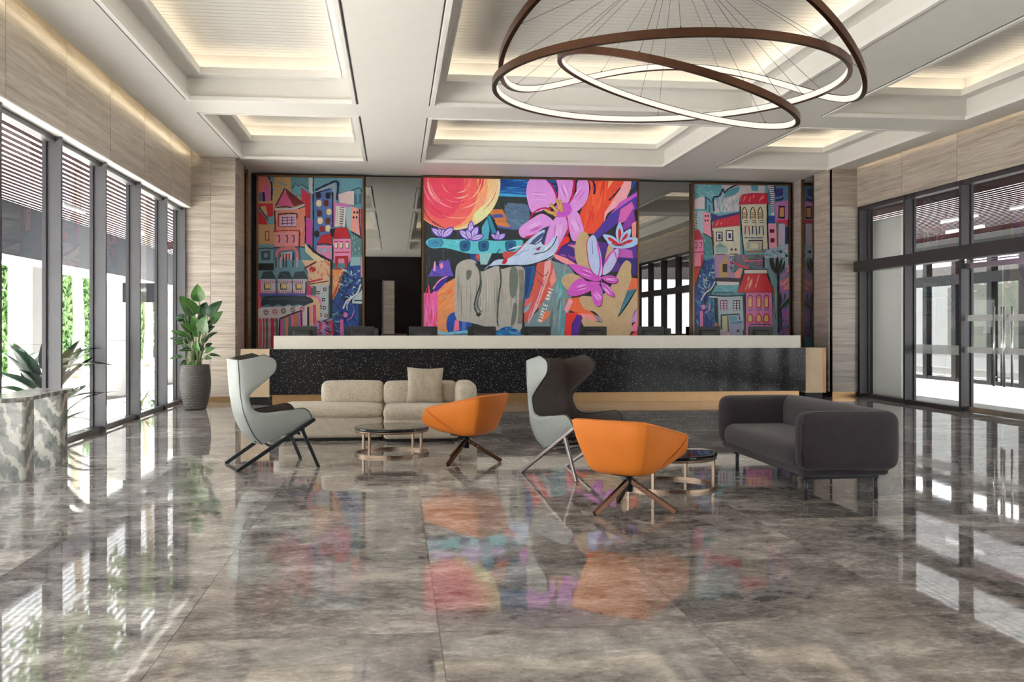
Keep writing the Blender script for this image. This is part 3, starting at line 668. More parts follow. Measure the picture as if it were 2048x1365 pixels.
for y in (7.502, 9.575):
    pts = [Vector((3.20 + .03, y + (.012 if y < 8 else -.012), z)) for z in (.30, .4, .5, .6, .66)]
    MB().tube([p - ls.location for p in [Vector((3.205, y + .02, .30)), Vector((3.192, y + .02, .45)), Vector((3.192, y + .02, .6)), Vector((3.22, y + .02, .69)), Vector((3.30, y + .02, .724)), Vector((3.9, y + .02, .724))]], .004, 5).build('arm_piping', 'dark_piping', ls) if y < 8 else None
for y in (7.70, 9.36): MB().box(3.29 - 3.6, 3.92 - 3.6, y - 8.5 - .015, y - 8.5 + .015, .165, .205).build('frame_rail', 'black_metal', ls)
for x in (3.305, 3.905): MB().box(x - 3.6 - .012, x - 3.6 + .012, 7.70 - 8.5, 9.36 - 8.5, .18, .205).build('frame_rail', 'black_metal', ls)
for x in (3.305, 3.905):
    for y in (7.70, 9.32): MB().lathe([(.017, 0), (.017, .2)], 14, x - 3.6, y - 8.5).build('leg', 'mullion_dark', ls)
# ------------------------------------------------------------------ marble console by the window
co = empty('marble_console', (-3.52, 10.0, 0), label='narrow grey veined marble console table by the left windows', cat='table')
def rrect(x0, x1, y0, y1, rn, rf, n=8):
    pts = []
    for cx_, cy_, r_, a0 in ((x1 - rn, y0 + rn, rn, -90), (x1 - rf, y1 - rf, rf, 0), (x0 + rf, y1 - rf, rf, 90), (x0 + rn, y0 + rn, rn, 180)):
        for k in range(n + 1):
            a = math.radians(a0 + 90 * k / n); pts.append((cx_ + r_ * math.cos(a), cy_ + r_ * math.sin(a)))
    return pts
MB().prism([(x + 3.52, y - 10) for x, y in rrect(-3.72, -3.315, 9.22, 10.77, .19, .05)], 'z', .728, .768).build('table_top', 'console_marble', co, bevel=.006)
MB().prism([(x + 3.52, y - 10) for x, y in rrect(-3.70, -3.33, 9.42, 9.66, .03, .03, 4)], 'z', 0, .73).build('slab_leg', 'console_marble', co)
MB().prism([(x + 3.52, y - 10) for x, y in rrect(-3.70, -3.335, 10.39, 10.63, .03, .03, 4)], 'z', 0, .73).build('slab_leg', 'console_marble', co)
# ================================================================== PAINTED MURALS (flat prints, thin layers of paint on a canvas)
class Mural:
    def __init__(s, Y, x0, x1, ztop, zbot):
        s.Y = Y; s.x0, s.x1, s.zt, s.zb = x0, x1, ztop, zbot; s.v = []; s.f = []; s.c = []; s.k = 0; s.view(0, 0, 1)
    def view(s, ox, oy, sc): s.ox, s.oy, s.sc = ox, oy, sc
    def w(s, p):
        q = atY(s.ox + p[0] / s.sc, s.oy + p[1] / s.sc, s.Y); return (q.x, q.z)
    def clip(s, pts):
        for ax, lim, sg in ((0, s.x0, 1), (0, s.x1, -1), (1, s.zb, 1), (1, s.zt, -1)):
            out = []; n = len(pts)
            for i in range(n):
                a, b_ = pts[i], pts[(i + 1) % n]; ia, ib = (a[ax] - lim) * sg >= 0, (b_[ax] - lim) * sg >= 0
                if ia: out.append(a)
                if ia != ib:
                    t = (lim - a[ax]) / (b_[ax] - a[ax]); out.append((a[0] + t * (b_[0] - a[0]), a[1] + t * (b_[1] - a[1])))
            pts = out
            if len(pts) < 3: return []
        return pts
    def poly(s, col, pts, world=False):
        q = pts if world else [s.w(p) for p in pts]
        q = s.clip(q)
        if len(q) < 3: return
        s.k += 1; y = s.Y - .00012 * s.k; b_ = len(s.v)
        tr = geometry.tessellate_polygon([[Vector((a, c_, 0)) for a, c_ in q]])
        s.v += [(a, y, c_) for a, c_ in q]
        for t in tr:
            a, b2, c2 = (q[i] for i in t)
            if (b2[0] - a[0]) * (c2[1] - a[1]) - (b2[1] - a[1]) * (c2[0] - a[0]) < 0: t = (t[0], t[2], t[1])
            s.f.append(tuple(b_ + i for i in t)); s.c.append(rgb(col))
    def P(s, col, pts): s.poly(col, pts)
    def B(s, col, pts, n=5): s.poly(col, [(p.x, p.y) for p in catmull([(a, b_, 0) for a, b_ in pts], n, True)])
    def R(s, col, x0, y0, x1, y1): s.poly(col, [(x0, y0), (x1, y0), (x1, y1), (x0, y1)])
    def E(s, col, cx_, cy_, rx, ry, n=20, rot=0):
        c_, s_ = math.cos(rot), math.sin(rot)
        s.poly(col, [(cx_ + rx * math.cos(2 * PI * k / n) * c_ - ry * math.sin(2 * PI * k / n) * s_, cy_ + rx * math.cos(2 * PI * k / n) * s_ + ry * math.sin(2 * PI * k / n) * c_) for k in range(n)])
    def S(s, col, wd, pts, smooth=True, taper=False):
        q = catmull([(a, b_, 0) for a, b_ in pts], 5) if smooth and len(pts) > 2 else [Vector((a, b_, 0)) for a, b_ in pts]
        n = len(q); L_, R_ = [], []
        for i in range(n):
            t = (q[min(i + 1, n - 1)] - q[max(i - 1, 0)]); t = t.normalized() if t.length > 1e-6 else Vector((1, 0, 0)); nn = Vector((-t.y, t.x, 0))
            h = wd / 2 * (1 if not taper else max(.15, math.sin(PI * (i + .5) / n))); h *= 1 + .18 * math.sin(i * 1.9)
            L_.append(q[i] + nn * h); R_.append(q[i] - nn * h)
        for i in range(0, n - 1, 4):
            j = min(i + 4, n - 1); seg = L_[i:j + 1] + R_[i:j + 1][::-1]
            s.k -= (1 if i else 0); s.poly(col, [(p.x, p.y) for p in seg])
    def hatch(s, cols, x0, y0, x1, y1, n, ln, wd, ang=0.0, jit=.25):
        for i in range(n):
            x, y = random.uniform(x0, x1), random.uniform(y0, y1); a = ang + random.uniform(-jit, jit); l = ln * random.uniform(.5, 1.2)
            dx, dy = math.cos(a) * l / 2, math.sin(a) * l / 2
            s.S(random.choice(cols), wd * random.uniform(.6, 1.3), [(x - dx, y - dy), (x, y + random.uniform(-wd, wd)), (x + dx, y + dy)], taper=True)
    def build(s, root, canvas_col):
        me = bpy.data.meshes.new('painted_print'); b_ = len(s.v)
        s.v += [(s.x0, s.Y, s.zb), (s.x1, s.Y, s.zb), (s.x1, s.Y, s.zt), (s.x0, s.Y, s.zt)]; s.f.append((b_, b_ + 1, b_ + 2, b_ + 3)); s.c.append(rgb(canvas_col))
        me.from_pydata(s.v, [], s.f); at = me.color_attributes.new('paint', 'FLOAT_COLOR', 'CORNER')
        for p, c_ in zip(me.polygons, s.c):
            for li in p.loop_indices: at.data[li].color = c_
        me.materials.append(M[root[1]]); o = bpy.data.objects.new('painted_print', me); C.objects.link(o); o.parent = root[0]; return o
YA = 20.83
def mural_frame(root, x0, x1, zt, zb, Y):
    fw = .035
    for nm, a, b_, c_, d in (('frame_left', x0 - fw, x0, zb, zt + fw), ('frame_right', x1, x1 + fw, zb, zt + fw), ('frame_top', x0, x1, zt, zt + fw)):
        MB().box(a, b_, Y - .07, Y + .07, c_, d).build('frame_rail', 'bronze_trim', root)
    MB().box(x0 - .01, x1 + .01, Y + .002, Y + .06, zb, zt + .01).build('canvas_board', 'black_joint', root)
def corners(pxl, pxr, pyt): 
    a = atY(pxl, pyt, YA); b_ = atY(pxr, pyt, YA); return a.x, b_.x
K = (34, 28, 44); NAVY = (30, 36, 78)
# ------------------------------------------------------------------ centre mural
rt = empty('mural', (0, 0, 0), label='large centre mural with orange sun, pink flowers, grey bird and tan hand', cat='painting', group='murals behind the reception')
x0, x1 = corners(847, 1273.5, 360); ZT, ZB = 4.535, .9
m = Mural(YA, x0, x1, ZT, ZB); m.view(830, 340, 3.9)
m.R((52, 58, 62), 0, 0, 1800, 1400)
m.hatch([(70, 76, 78), (40, 46, 50), (88, 84, 84)], 70, 400, 420, 900, 40, 160, 8, PI / 2, .05)
m.R((24, 84, 160), 640, 40, 1120, 192); m.hatch([(14, 52, 120), (40, 120, 196), (20, 66, 140), (70, 150, 214)], 660, 70, 1110, 180, 60, 150, 6, 0, .08)
m.P((60, 170, 222), [(650, 180), (880, 196), (880, 214), (650, 206)])
m.B((92, 122, 152), [(700, 270), (790, 262), (880, 280), (890, 380), (860, 450), (740, 462), (710, 380)]); m.hatch([(110, 140, 168), (78, 104, 134)], 720, 290, 860, 440, 18, 90, 10, .4)
m.P((204, 124, 70), [(590, 310), (680, 305), (715, 380), (710, 410), (630, 400), (580, 340)]); m.P((70, 86, 170), [(600, 350), (680, 344), (690, 372), (610, 376)]); m.P((214, 130, 76), [(620, 400), (720, 412), (745, 446), (650, 452)]); m.S((86, 100, 180), 16, [(640, 440), (700, 452), (760, 456)])
m.hatch([(60, 74, 66), (44, 66, 60)], 620, 220, 700, 300, 14, 60, 12, 1.0)
# sun
m.E((238, 222, 168), 300, 108, 366, 362, 60); m.E((246, 208, 150), 290, 112, 345, 345, 50); m.E((250, 168, 118), 262, 130, 305, 330, 50); m.E((244, 104, 104), 240, 140, 250, 315, 50); m.E((236, 76, 104), 210, 120, 170, 260, 40)
m.B((232, 230, 170), [(470, 330), (560, 250), (620, 190), (610, 270), (560, 350), (500, 390), (450, 390)])
for k in range(30):
    r_ = random.uniform(60, 340); a0 = random.uniform(-.4, 3.0); cl = random.choice([(246, 150, 170), (250, 190, 150), (238, 90, 110), (250, 214, 190), (226, 60, 92), (244, 170, 196), (214, 96, 92)])
    m.S(cl, random.uniform(5, 13), [(330 + r_ * math.cos(a0 + t * .8) * .98, 70 + r_ * math.sin(a0 + t * .8)) for t in (0, .33, .66, 1)], taper=True)
m.S((80, 52, 50), 5, [(66, 300), (110, 380), (200, 440)]); m.S((90, 60, 50), 4, [(130, 400), (180, 436), (240, 458)])
# right warm field
m.P((242, 84, 58), [(1340, 60), (1660, 60), (1640, 120), (1560, 210), (1500, 330), (1420, 500), (1290, 500), (1250, 420), (1330, 240)]); m.hatch([(250, 110, 70), (226, 62, 52), (246, 96, 60)], 1330, 100, 1480, 460, 26, 200, 18, 1.75, .12)
m.P((250, 180, 130), [(1510, 70), (1560, 66), (1500, 150)]); m.P((248, 176, 186), [(1650, 60), (1715, 70), (1640, 240), (1500, 340), (1470, 400), (1480, 330), (1560, 210)]); m.P((30, 60, 120), [(1690, 60), (1740, 60), (1740, 140), (1680, 150)]); m.hatch([(110, 170, 220), (40, 60, 120)], 1690, 70, 1730, 140, 10, 50, 5, 2.4)
m.P((84, 60, 170), [(1740, 150), (1740, 300), (1560, 430), (1400, 560), (1290, 600), (1420, 470), (1560, 300)]); m.P((206, 96, 206), [(1740, 170), (1740, 196), (1600, 290), (1520, 350), (1600, 250)]); m.P((226, 110, 190), [(1600, 310), (1690, 250), (1710, 300), (1640, 400), (1580, 430)]); m.P((150, 60, 180), [(1700, 300), (1720, 420), (1640, 470), (1590, 480)]); m.P((250, 160, 150), [(1690, 420), (1725, 400), (1720, 680), (1690, 680)])
m.S((40, 34, 70), 12, [(1510, 240), (1560, 190), (1600, 140)]); m.S(NAVY, 16, [(1380, 70), (1400, 130), (1395, 190)]); m.S((50, 40, 60), 14, [(1345, 80), (1360, 150), (1330, 240)])
m.P((72, 48, 140), [(1040, 590), (1260, 560), (1300, 700), (1240, 800), (1090, 700), (1040, 640)]); m.P((92, 56, 150), [(1400, 560), (1740, 590), (1740, 790), (1420, 800), (1380, 700)]); m.P((200, 96, 190), [(1560, 600), (1690, 630), (1700, 690), (1580, 680)]); m.P((58, 44, 132), [(1560, 690), (1740, 690), (1740, 830), (1640, 800)]); m.hatch([(246, 156, 176), (210, 90, 190), (70, 50, 150)], 1110, 590, 1330, 720, 12, 90, 9, .4)
m.P((250, 158, 160), [(1070, 650), (1180, 690), (1260, 740), (1180, 740), (1090, 690)])
# lower field, teal greys
m.P((124, 150, 156), [(1040, 700), (1200, 750), (1280, 860), (1220, 1000), (1180, 1310), (840, 1310), (860, 1180), (960, 1100)]); m.hatch([(96, 160, 170), (150, 160, 158), (104, 120, 120), (120, 190, 196)], 1060, 760, 1170, 1280, 26, 170, 20, 1.7, .2)
m.P((214, 96, 84), [(950, 730), (1060, 700), (1085, 780), (1080, 900), (1020, 1000), (960, 1080), (850, 1200), (850, 1100), (920, 900)]); m.P((240, 150, 140), [(1080, 760), (1100, 860), (1060, 920), (1050, 860)])
m.P((36, 96, 160), [(855, 760), (940, 750), (920, 880), (860, 1080), (845, 1080)]); m.P((28, 70, 130), [(870, 770), (910, 760), (880, 950), (855, 1010)]); m.P((224, 110, 110), [(860, 1010), (920, 980), (900, 1040), (850, 1070)]); m.P((150, 176, 190), [(850, 1080), (910, 1030), (880, 1100), (845, 1120)])
m.P((236, 176, 176), [(1010, 720), (1062, 700), (1055, 790), (1010, 920), (960, 1060), (880, 1205), (885, 1140), (940, 1010), (1000, 850)]); m.S((210, 80, 120), 9, [(1000, 860), (940, 1020), (890, 1160)]); m.S((180, 110, 110), 5, [(1040, 780), (1000, 900), (950, 1050)]); m.S((120, 40, 50), 5, [(945, 790), (1000, 830), (1040, 800)]); m.S((80, 40, 60), 4, [(950, 850), (1000, 910)])
m.B((238, 130, 90), [(1000, 1120), (1040, 1100), (1050, 1130), (1010, 1180), (975, 1190)])
# left bottom
m.P((238, 108, 180), [(62, 960), (130, 965), (190, 900), (240, 860), (250, 1000), (190, 1100), (180, 1310), (62, 1310)]); m.hatch([(250, 90, 160), (240, 140, 200), (230, 80, 120)], 80, 980, 180, 1240, 20, 150, 14, PI / 2, .1)
m.P((232, 150, 96), [(180, 950), (250, 880), (320, 840), (320, 1140), (270, 1180), (250, 1310), (170, 1310), (175, 1100)]); m.hatch([(240, 120, 60), (206, 150, 110), (238, 160, 104)], 190, 930, 300, 1180, 18, 110, 16, -.6); m.P((60, 52, 150), [(135, 945), (190, 870), (270, 825), (240, 880), (170, 950)]); m.S((246, 150, 196), 10, [(140, 930), (190, 865), (260, 825)])
m.B((40, 86, 176), [(250, 1250), (255, 1150), (310, 1110), (350, 1150), (430, 1170), (430, 1270), (330, 1280)]); m.P((244, 130, 160), [(310, 1180), (340, 1150), (345, 1250), (300, 1260)]); m.P((96, 130, 200), [(370, 1180), (400, 1180), (390, 1260), (360, 1260)]); m.S((130, 200, 226), 22, [(170, 1262), (240, 1278), (320, 1270), (420, 1264)])
m.R((150, 160, 168), 60, 1285, 900, 1420)
# purple mountain
m.P((104, 84, 190), [(103, 832), (140, 760), (150, 720), (180, 760), (190, 705), (230, 712), (262, 700), (280, 770), (300, 830)]); m.P((244, 160, 206), [(142, 790), (150, 716), (160, 716), (158, 790)]); m.P((246, 150, 200), [(190, 740), (212, 722), (220, 760), (202, 778)]); m.hatch([(130, 110, 210), (80, 60, 160)], 130, 780, 280, 825, 20, 30, 4, .3)
# cyan hand and stems
m.P((84, 176, 200), [(520, 450), (565, 372), (580, 470), (570, 545), (520, 545)]); m.P((48, 140, 176), [(555, 365), (585, 356), (635, 492), (595, 500)]); m.S((30, 60, 100), 4, [(560, 370), (600, 500)], False); m.P((40, 84, 150), [(425, 650), (500, 650), (500, 720), (440, 710)]); m.P((150, 200, 206), [(500, 650), (600, 650), (560, 740), (510, 740)]); m.P((206, 90, 84), [(480, 655), (500, 660), (505, 720), (470, 690)])
m.B((96, 200, 214), [(84, 575), (100, 545), (150, 532), (300, 545), (430, 540), (640, 555), (825, 548), (836, 580), (825, 625), (780, 650), (600, 652), (430, 655), (330, 632), (230, 610), (130, 612)], 4)
m.B((70, 150, 190), [(120, 545), (200, 538), (215, 570), (180, 605), (110, 600), (100, 570)]); m.S(NAVY, 4, [(200, 540), (216, 575), (190, 606)]); m.S((50, 80, 150), 5, [(130, 580), (160, 560), (180, 585)])
for xx in (390, 535, 745): m.B((44, 110, 150), [(xx - 42, 565), (xx - 10, 552), (xx + 38, 560), (xx + 36, 620), (xx, 636), (xx - 36, 624)]); m.S((24, 60, 110), 5, [(xx - 38, 566), (xx - 34, 626), (xx, 636), (xx + 34, 620)]); m.B((30, 80, 130), [(xx - 18, 580), (xx + 14, 574), (xx + 16, 606), (xx - 10, 612)])
m.hatch([(140, 220, 230), (70, 180, 200)], 230, 560, 350, 600, 8, 60, 6, .1)
# crocus flowers
def crocus(cx_, cy_, s_, petals):
    for a, l, wd in petals:
        dx, dy = math.sin(a), -math.cos(a); tip = (cx_ + dx * l * s_, cy_ + dy * l * s_); nx, ny = -dy * wd * s_, dx * wd * s_; md = (cx_ + dx * l * s_ * .55, cy_ + dy * l * s_ * .55)
        m.B((92, 70, 190), [(cx_, cy_ + 6), (md[0] + nx * 1.25, md[1] + ny * 1.25), (tip[0] + dx * 8, tip[1] + dy * 8), (md[0] - nx * 1.25, md[1] - ny * 1.25)]); m.B((206, 200, 246), [(cx_, cy_), (md[0] + nx * .8, md[1] + ny * .8), tip, (md[0] - nx * .8, md[1] - ny * .8)]); m.S((186, 84, 190), 5, [(cx_, cy_), md, tip])
crocus(215, 525, 1, [(-.9, 105, 22), (-.45, 70, 18), (.1, 60, 16), (.85, 105, 26)]); crocus(435, 545, 1, [(-.9, 110, 26), (.0, 140, 24), (.5, 110, 26), (1.25, 100, 22), (-.4, 80, 20)]); crocus(645, 545, .62, [(-.9, 105, 22), (0, 110, 22), (.9, 110, 28), (-.4, 70, 18)])
# big pink flower
red = (196, 30, 84); pk = (228, 158, 236)
def petal(pts, shade=(236, 186, 246), n=7):
    m.B(pk, pts); cx_ = sum(p[0] for p in pts) / len(pts); cy_ = sum(p[1] for p in pts) / len(pts)
    a, b_ = pts[0], pts[len(pts) // 2]; ang = math.atan2(b_[1] - a[1], b_[0] - a[0])
    for i in range(n): m.S(random.choice([shade, (216, 120, 220), (240, 200, 250), (206, 100, 206)]), 7, [(cx_ + t * 55 * math.cos(ang) - (i - n / 2) * 8 * math.sin(ang), cy_ + t * 55 * math.sin(ang) + (i - n / 2) * 8 * math.cos(ang)) for t in (-1, 0, 1)], taper=True)
m.B(red, [(985, 70), (1060, 110), (1110, 200), (1115, 235), (1080, 200), (1020, 120)])
petal([(1100, 240), (1050, 290), (960, 330), (905, 330), (872, 230), (868, 140), (900, 70), (985, 62), (1060, 130)]); petal([(1180, 260), (1110, 240), (1110, 130), (1105, 60), (1230, 60), (1222, 160), (1215, 230)]); m.S(red, 18, [(1240, 60), (1232, 170), (1195, 290)]); m.S((120, 20, 60), 7, [(1085, 70), (1110, 150), (1105, 240)])
petal([(1185, 300), (1250, 190), (1262, 100), (1300, 66), (1345, 90), (1352, 180), (1320, 270), (1240, 335)]); m.S(red, 12, [(890, 385), (930, 330), (1000, 300), (1060, 310)])
petal([(1070, 395), (990, 345), (905, 385), (820, 450), (810, 500), (850, 532), (960, 495), (1050, 440)]); m.S(red, 16, [(860, 530), (960, 500), (1060, 440), (1040, 520), (1000, 600)]); m.B((60, 70, 110), [(960, 490), (1050, 440), (1040, 500), (990, 600), (960, 610)])
petal([(1120, 360), (1190, 370), (1192, 440), (1150, 540), (1085, 650), (1010, 610), (1035, 470), (1080, 390)]); m.S(red, 14, [(1180, 360), (1195, 450), (1170, 530), (1095, 660)]); m.B((236, 60, 56), [(1200, 560), (1150, 590), (1110, 620), (1150, 540), (1190, 520)])
petal([(1180, 320), (1262, 330), (1300, 420), (1312, 490), (1280, 545), (1225, 552), (1200, 470), (1190, 390)])
m.B((206, 90, 214), [(1110, 270), (1190, 260), (1220, 310), (1190, 360), (1110, 370), (1080, 320)])
for a, b_ in (((1125, 310), (1098, 228)), ((1140, 330), (1126, 236)), ((1110, 330), (1045, 268)), ((1100, 360), (1008, 312)), ((1100, 345), (1030, 330))): m.S((198, 152, 78), 24, [a, ((a[0] + b_[0]) / 2 + 4, (a[1] + b_[1]) / 2), b_]); m.S((224, 186, 110), 8, [a, b_], False)
# grey folded brush shape
m.B((182, 178, 170), [(312, 840), (326, 745), (395, 702), (470, 712), (506, 792), (580, 770), (640, 748), (676, 775), (740, 760), (845, 765), (852, 900), (835, 1090), (815, 1262), (640, 1255), (520, 1215), (420, 1190), (320, 1160), (308, 1000)], 4)
for k in range(44):
    xx = random.uniform(325, 840); y0_ = random.uniform(780, 900); m.S(random.choice([(150, 148, 142), (204, 200, 190), (168, 164, 156), (120, 124, 118)]), random.uniform(3, 8), [(xx, y0_), (xx + random.uniform(-5, 5), y0_ + 140), (xx + random.uniform(-8, 4), y0_ + 280)], taper=True)
m.S((66, 76, 72), 13, [(470, 730), (505, 800), (505, 900), (470, 1010), (465, 1080), (490, 1130)]); m.S((90, 98, 92), 10, [(500, 790), (515, 900), (490, 1010), (490, 1080), (520, 1110)]); m.S((50, 56, 54), 20, [(478, 1125), (495, 1135), (508, 1115)]); m.S((80, 88, 84), 12, [(660, 765), (668, 860), (650, 1000), (640, 1150), (645, 1220)]); m.B((112, 122, 114), [(740, 780), (790, 770), (800, 900), (770, 1000), (735, 960)]); m.B((110, 118, 110), [(770, 1040), (795, 1060), (780, 1180), (745, 1220), (755, 1120)]); m.B((110, 116, 108), [(400, 790), (440, 790), (430, 840), (405, 860)])
for k in range(6): m.S((110, 112, 100), 4, [(805 + k * 7, 780), (815 + k * 7, 950), (800 + k * 6, 1200)])
m.B((40, 120, 180), [(635, 1262), (700, 1225), (760, 1230), (820, 1270), (820, 1320), (635, 1320)]); m.hatch([(90, 200, 220), (50, 60, 150), (120, 170, 214)], 650, 1240, 810, 1290, 16, 50, 9, .2)
# bird
m.B((204, 82, 80), [(690, 640), (780, 640), (820, 600), (850, 570), (840, 640), (740, 690), (690, 690)])
m.B((194, 216, 244), [(528, 792), (585, 735), (640, 702), (720, 694), (800, 640), (870, 560), (930, 510), (1010, 470), (980, 560), (1020, 590), (1080, 530), (1105, 510), (1112, 590), (1080, 660), (980, 712), (850, 745), (700, 742), (600, 750)], 4); m.hatch([(220, 234, 252), (160, 190, 230), (206, 222, 250)], 760, 610, 1060, 700, 22, 110, 11, -.5)
m.B((70, 92, 140), [(900, 570), (950, 520), (1000, 490), (985, 530), (930, 575)]); m.S((40, 48, 76), 7, [(890, 575), (940, 580), (990, 545)]); m.S((40, 48, 76), 7, [(920, 660), (1010, 640), (1070, 590), (1104, 520)]); m.S((40, 50, 80), 6, [(528, 792), (600, 752), (760, 746), (900, 742), (1020, 700)]); m.B((190, 40, 50), [(690, 700), (718, 696), (706, 732), (676, 734)]); m.S((30, 40, 70), 7, [(600, 700), (630, 660), (660, 620)]); m.S((30, 40, 70), 5, [(560, 770), (600, 720), (640, 680)]); m.B((150, 60, 66), [(940, 620), (980, 600), (960, 630)])
# tan hand
tan = (203, 174, 134)
m.P((240, 110, 66), [(1180, 1010), (1290, 990), (1330, 1080), (1460, 1180), (1330, 1180), (1240, 1110), (1180, 1090)]); m.P((238, 56, 54), [(1170, 1120), (1270, 1110), (1220, 1200), (1215, 1310), (1160, 1310)]); m.P((246, 160, 180), [(1200, 1000), (1160, 1090), (1180, 1120), (1230, 1030)]); m.P((90, 40, 160), [(1260, 1130), (1300, 1140), (1290, 1200), (1260, 1310), (1220, 1310), (1225, 1200)]); m.P((246, 150, 150), [(1290, 1120), (1380, 1130), (1420, 1180), (1310, 1180)])
m.P((236, 110, 76), [(1660, 840), (1740, 850), (1740, 930), (1640, 960)]); m.P((60, 130, 150), [(1640, 940), (1720, 930), (1590, 1130), (1580, 1100)]); m.P((206, 150, 210), [(1740, 1060), (1740, 1180), (1660, 1200)]); m.P((246, 130, 170), [(1740, 1160), (1740, 1260), (1650, 1260)]); m.P((240, 70, 70), [(1740, 1240), (1740, 1320), (1640, 1320)])
m.B(tan, [(1240, 640), (1252, 560), (1280, 500), (1315, 482), (1350, 520), (1375, 640), (1410, 760), (1330, 800), (1270, 760)]); m.B(tan, [(1138, 880), (1150, 835), (1190, 812), (1250, 818), (1320, 860), (1330, 930), (1260, 970), (1190, 940)]); m.B(tan, [(1505, 585), (1545, 585), (1530, 680), (1480, 790), (1470, 740)])
m.B(tan, [(1280, 1020), (1300, 985), (1400, 990), (1480, 960), (1540, 880), (1580, 800), (1610, 740), (1645, 708), (1680, 735), (1678, 800), (1682, 850), (1650, 940), (1600, 1080), (1578, 1150), (1650, 1060), (1740, 920), (1740, 1050), (1690, 1140), (1655, 1310), (1400, 1310), (1300, 1200), (1310, 1160), (1400, 1180), (1460, 1190), (1400, 1110), (1320, 1090)], 3)
m.P((70, 110, 120), [(1718, 930), (1640, 1000), (1580, 1160), (1610, 1050), (1650, 960)]); m.B((150, 146, 168), [(1395, 1140), (1425, 1142), (1462, 1188), (1420, 1176)])
# magenta flower
mg = (216, 92, 206)
for pts in ([(1200, 740), (1290, 748), (1380, 790), (1450, 840), (1420, 870), (1330, 850), (1250, 800)], [(1185, 955), (1230, 880), (1290, 845), (1340, 870), (1440, 880), (1370, 940), (1290, 975), (1220, 985)], [(1370, 930), (1430, 900), (1455, 960), (1450, 1040), (1425, 1066), (1385, 1030)], [(1445, 880), (1500, 900), (1540, 950), (1550, 992), (1500, 975), (1460, 930)], [(1450, 840), (1520, 825), (1578, 850), (1560, 885), (1500, 880)]):
    m.B((120, 20, 80), [(a + 4, b_ + 6) for a, b_ in pts]); m.B(mg, pts); cx_ = sum(p[0] for p in pts) / len(pts); cy_ = sum(p[1] for p in pts) / len(pts); ang = math.atan2(pts[len(pts) // 2][1] - pts[0][1], pts[len(pts) // 2][0] - pts[0][0])
    for i in range(4): m.S(random.choice([(240, 160, 236), (190, 60, 180), (246, 190, 246)]), 7, [(cx_ + t * 40 * math.cos(ang) - (i - 1.5) * 10 * math.sin(ang), cy_ + t * 40 * math.sin(ang) + (i - 1.5) * 10 * math.cos(ang)) for t in (-1, 0, 1)], taper=True)
for pts, cc in (([(1385, 510), (1415, 560), (1445, 660), (1455, 800), (1425, 830), (1370, 780), (1345, 680), (1340, 560)], (190, 206, 246)), ([(1460, 820), (1475, 730), (1520, 650), (1580, 620), (1570, 700), (1520, 790)], (196, 200, 240))):
    m.B((186, 30, 100), [(a - 6, b_ + 2) for a, b_ in pts]); m.B(cc, pts); m.S((220, 80, 206), 12, [pts[1], ((pts[2][0] + pts[3][0]) / 2 - 10, (pts[2][1] + pts[3][1]) / 2), pts[4]]); m.S((120, 130, 200), 5, [(pts[0][0] - 10, pts[0][1] + 40), (pts[0][0] - 2, pts[0][1] + 150)])
# lily on the right
for a, l in ((-1.05, 150), (.0, 175), (.62, 150), (1.25, 150)):
    c0 = (1590, 585); tp = (c0[0] + math.sin(a) * l, c0[1] - math.cos(a) * l); md = ((c0[0] + tp[0]) / 2, (c0[1] + tp[1]) / 2); nx, ny = math.cos(a) * 30, math.sin(a) * 30
    m.B((70, 100, 170), [c0, (md[0] + nx * 1.1, md[1] + ny * 1.1), tp, (md[0] - nx * 1.1, md[1] - ny * 1.1)]); m.B((176, 206, 244), [c0, (md[0] + nx, md[1] + ny), tp, (md[0] - nx, md[1] - ny)]); tq = (c0[0] + (tp[0] - c0[0]) * .72, c0[1] + (tp[1] - c0[1]) * .72); m.B((206, 36, 50), [c0, (md[0] + nx * .4, md[1] + ny * .4), tq, (md[0] - nx * .4, md[1] - ny * .4)])
m.B((176, 206, 244), [(1490, 560), (1540, 590), (1600, 598), (1670, 585), (1735, 545), (1735, 575), (1680, 606), (1600, 616), (1530, 604)]); m.S((206, 36, 50), 16, [(1530, 570), (1590, 584), (1660, 566)])
# signature
LET = {'R': [[(0, 1), (0, 0), (.6, .1), (.55, .45), (.05, .5)], [(.2, .5), (.65, 1)]], 'I': [[(.3, 0), (.3, 1)]], 'P': [[(0, 1), (0, 0), (.6, .1), (.55, .45), (.05, .5)]], 'L': [[(0, 0), (0, 1), (.6, 1)]], 'E': [[(.6, 0), (0, 0), (0, 1), (.6, 1)], [(0, .5), (.5, .5)]], 'O': [[(.3, 0), (0, .4), (.25, 1), (.6, .6), (.3, 0)]], 'T': [[(0, 0), (.7, 0)], [(.35, 0), (.35, 1)]]}
p0 = Vector((958, 1178)); p1 = Vector((1052, 912)); d = (p1 - p0).normalized(); dn = Vector((-d.y, d.x)); stp = (p1 - p0).length / 11
for i, chx in enumerate('RIPPLE ROOT'):
    if chx == ' ': continue
    for st in LET[chx]: m.S((244, 240, 240), 5.5, [tuple(p0 + d * (i + .9 * a) * stp + dn * (b_ * 34 - 6)) for a, b_ in st], False)
m.build((rt, 'mural_lightbox'), (52, 58, 62)); mural_frame(rt, x0, x1, ZT, ZB, YA)
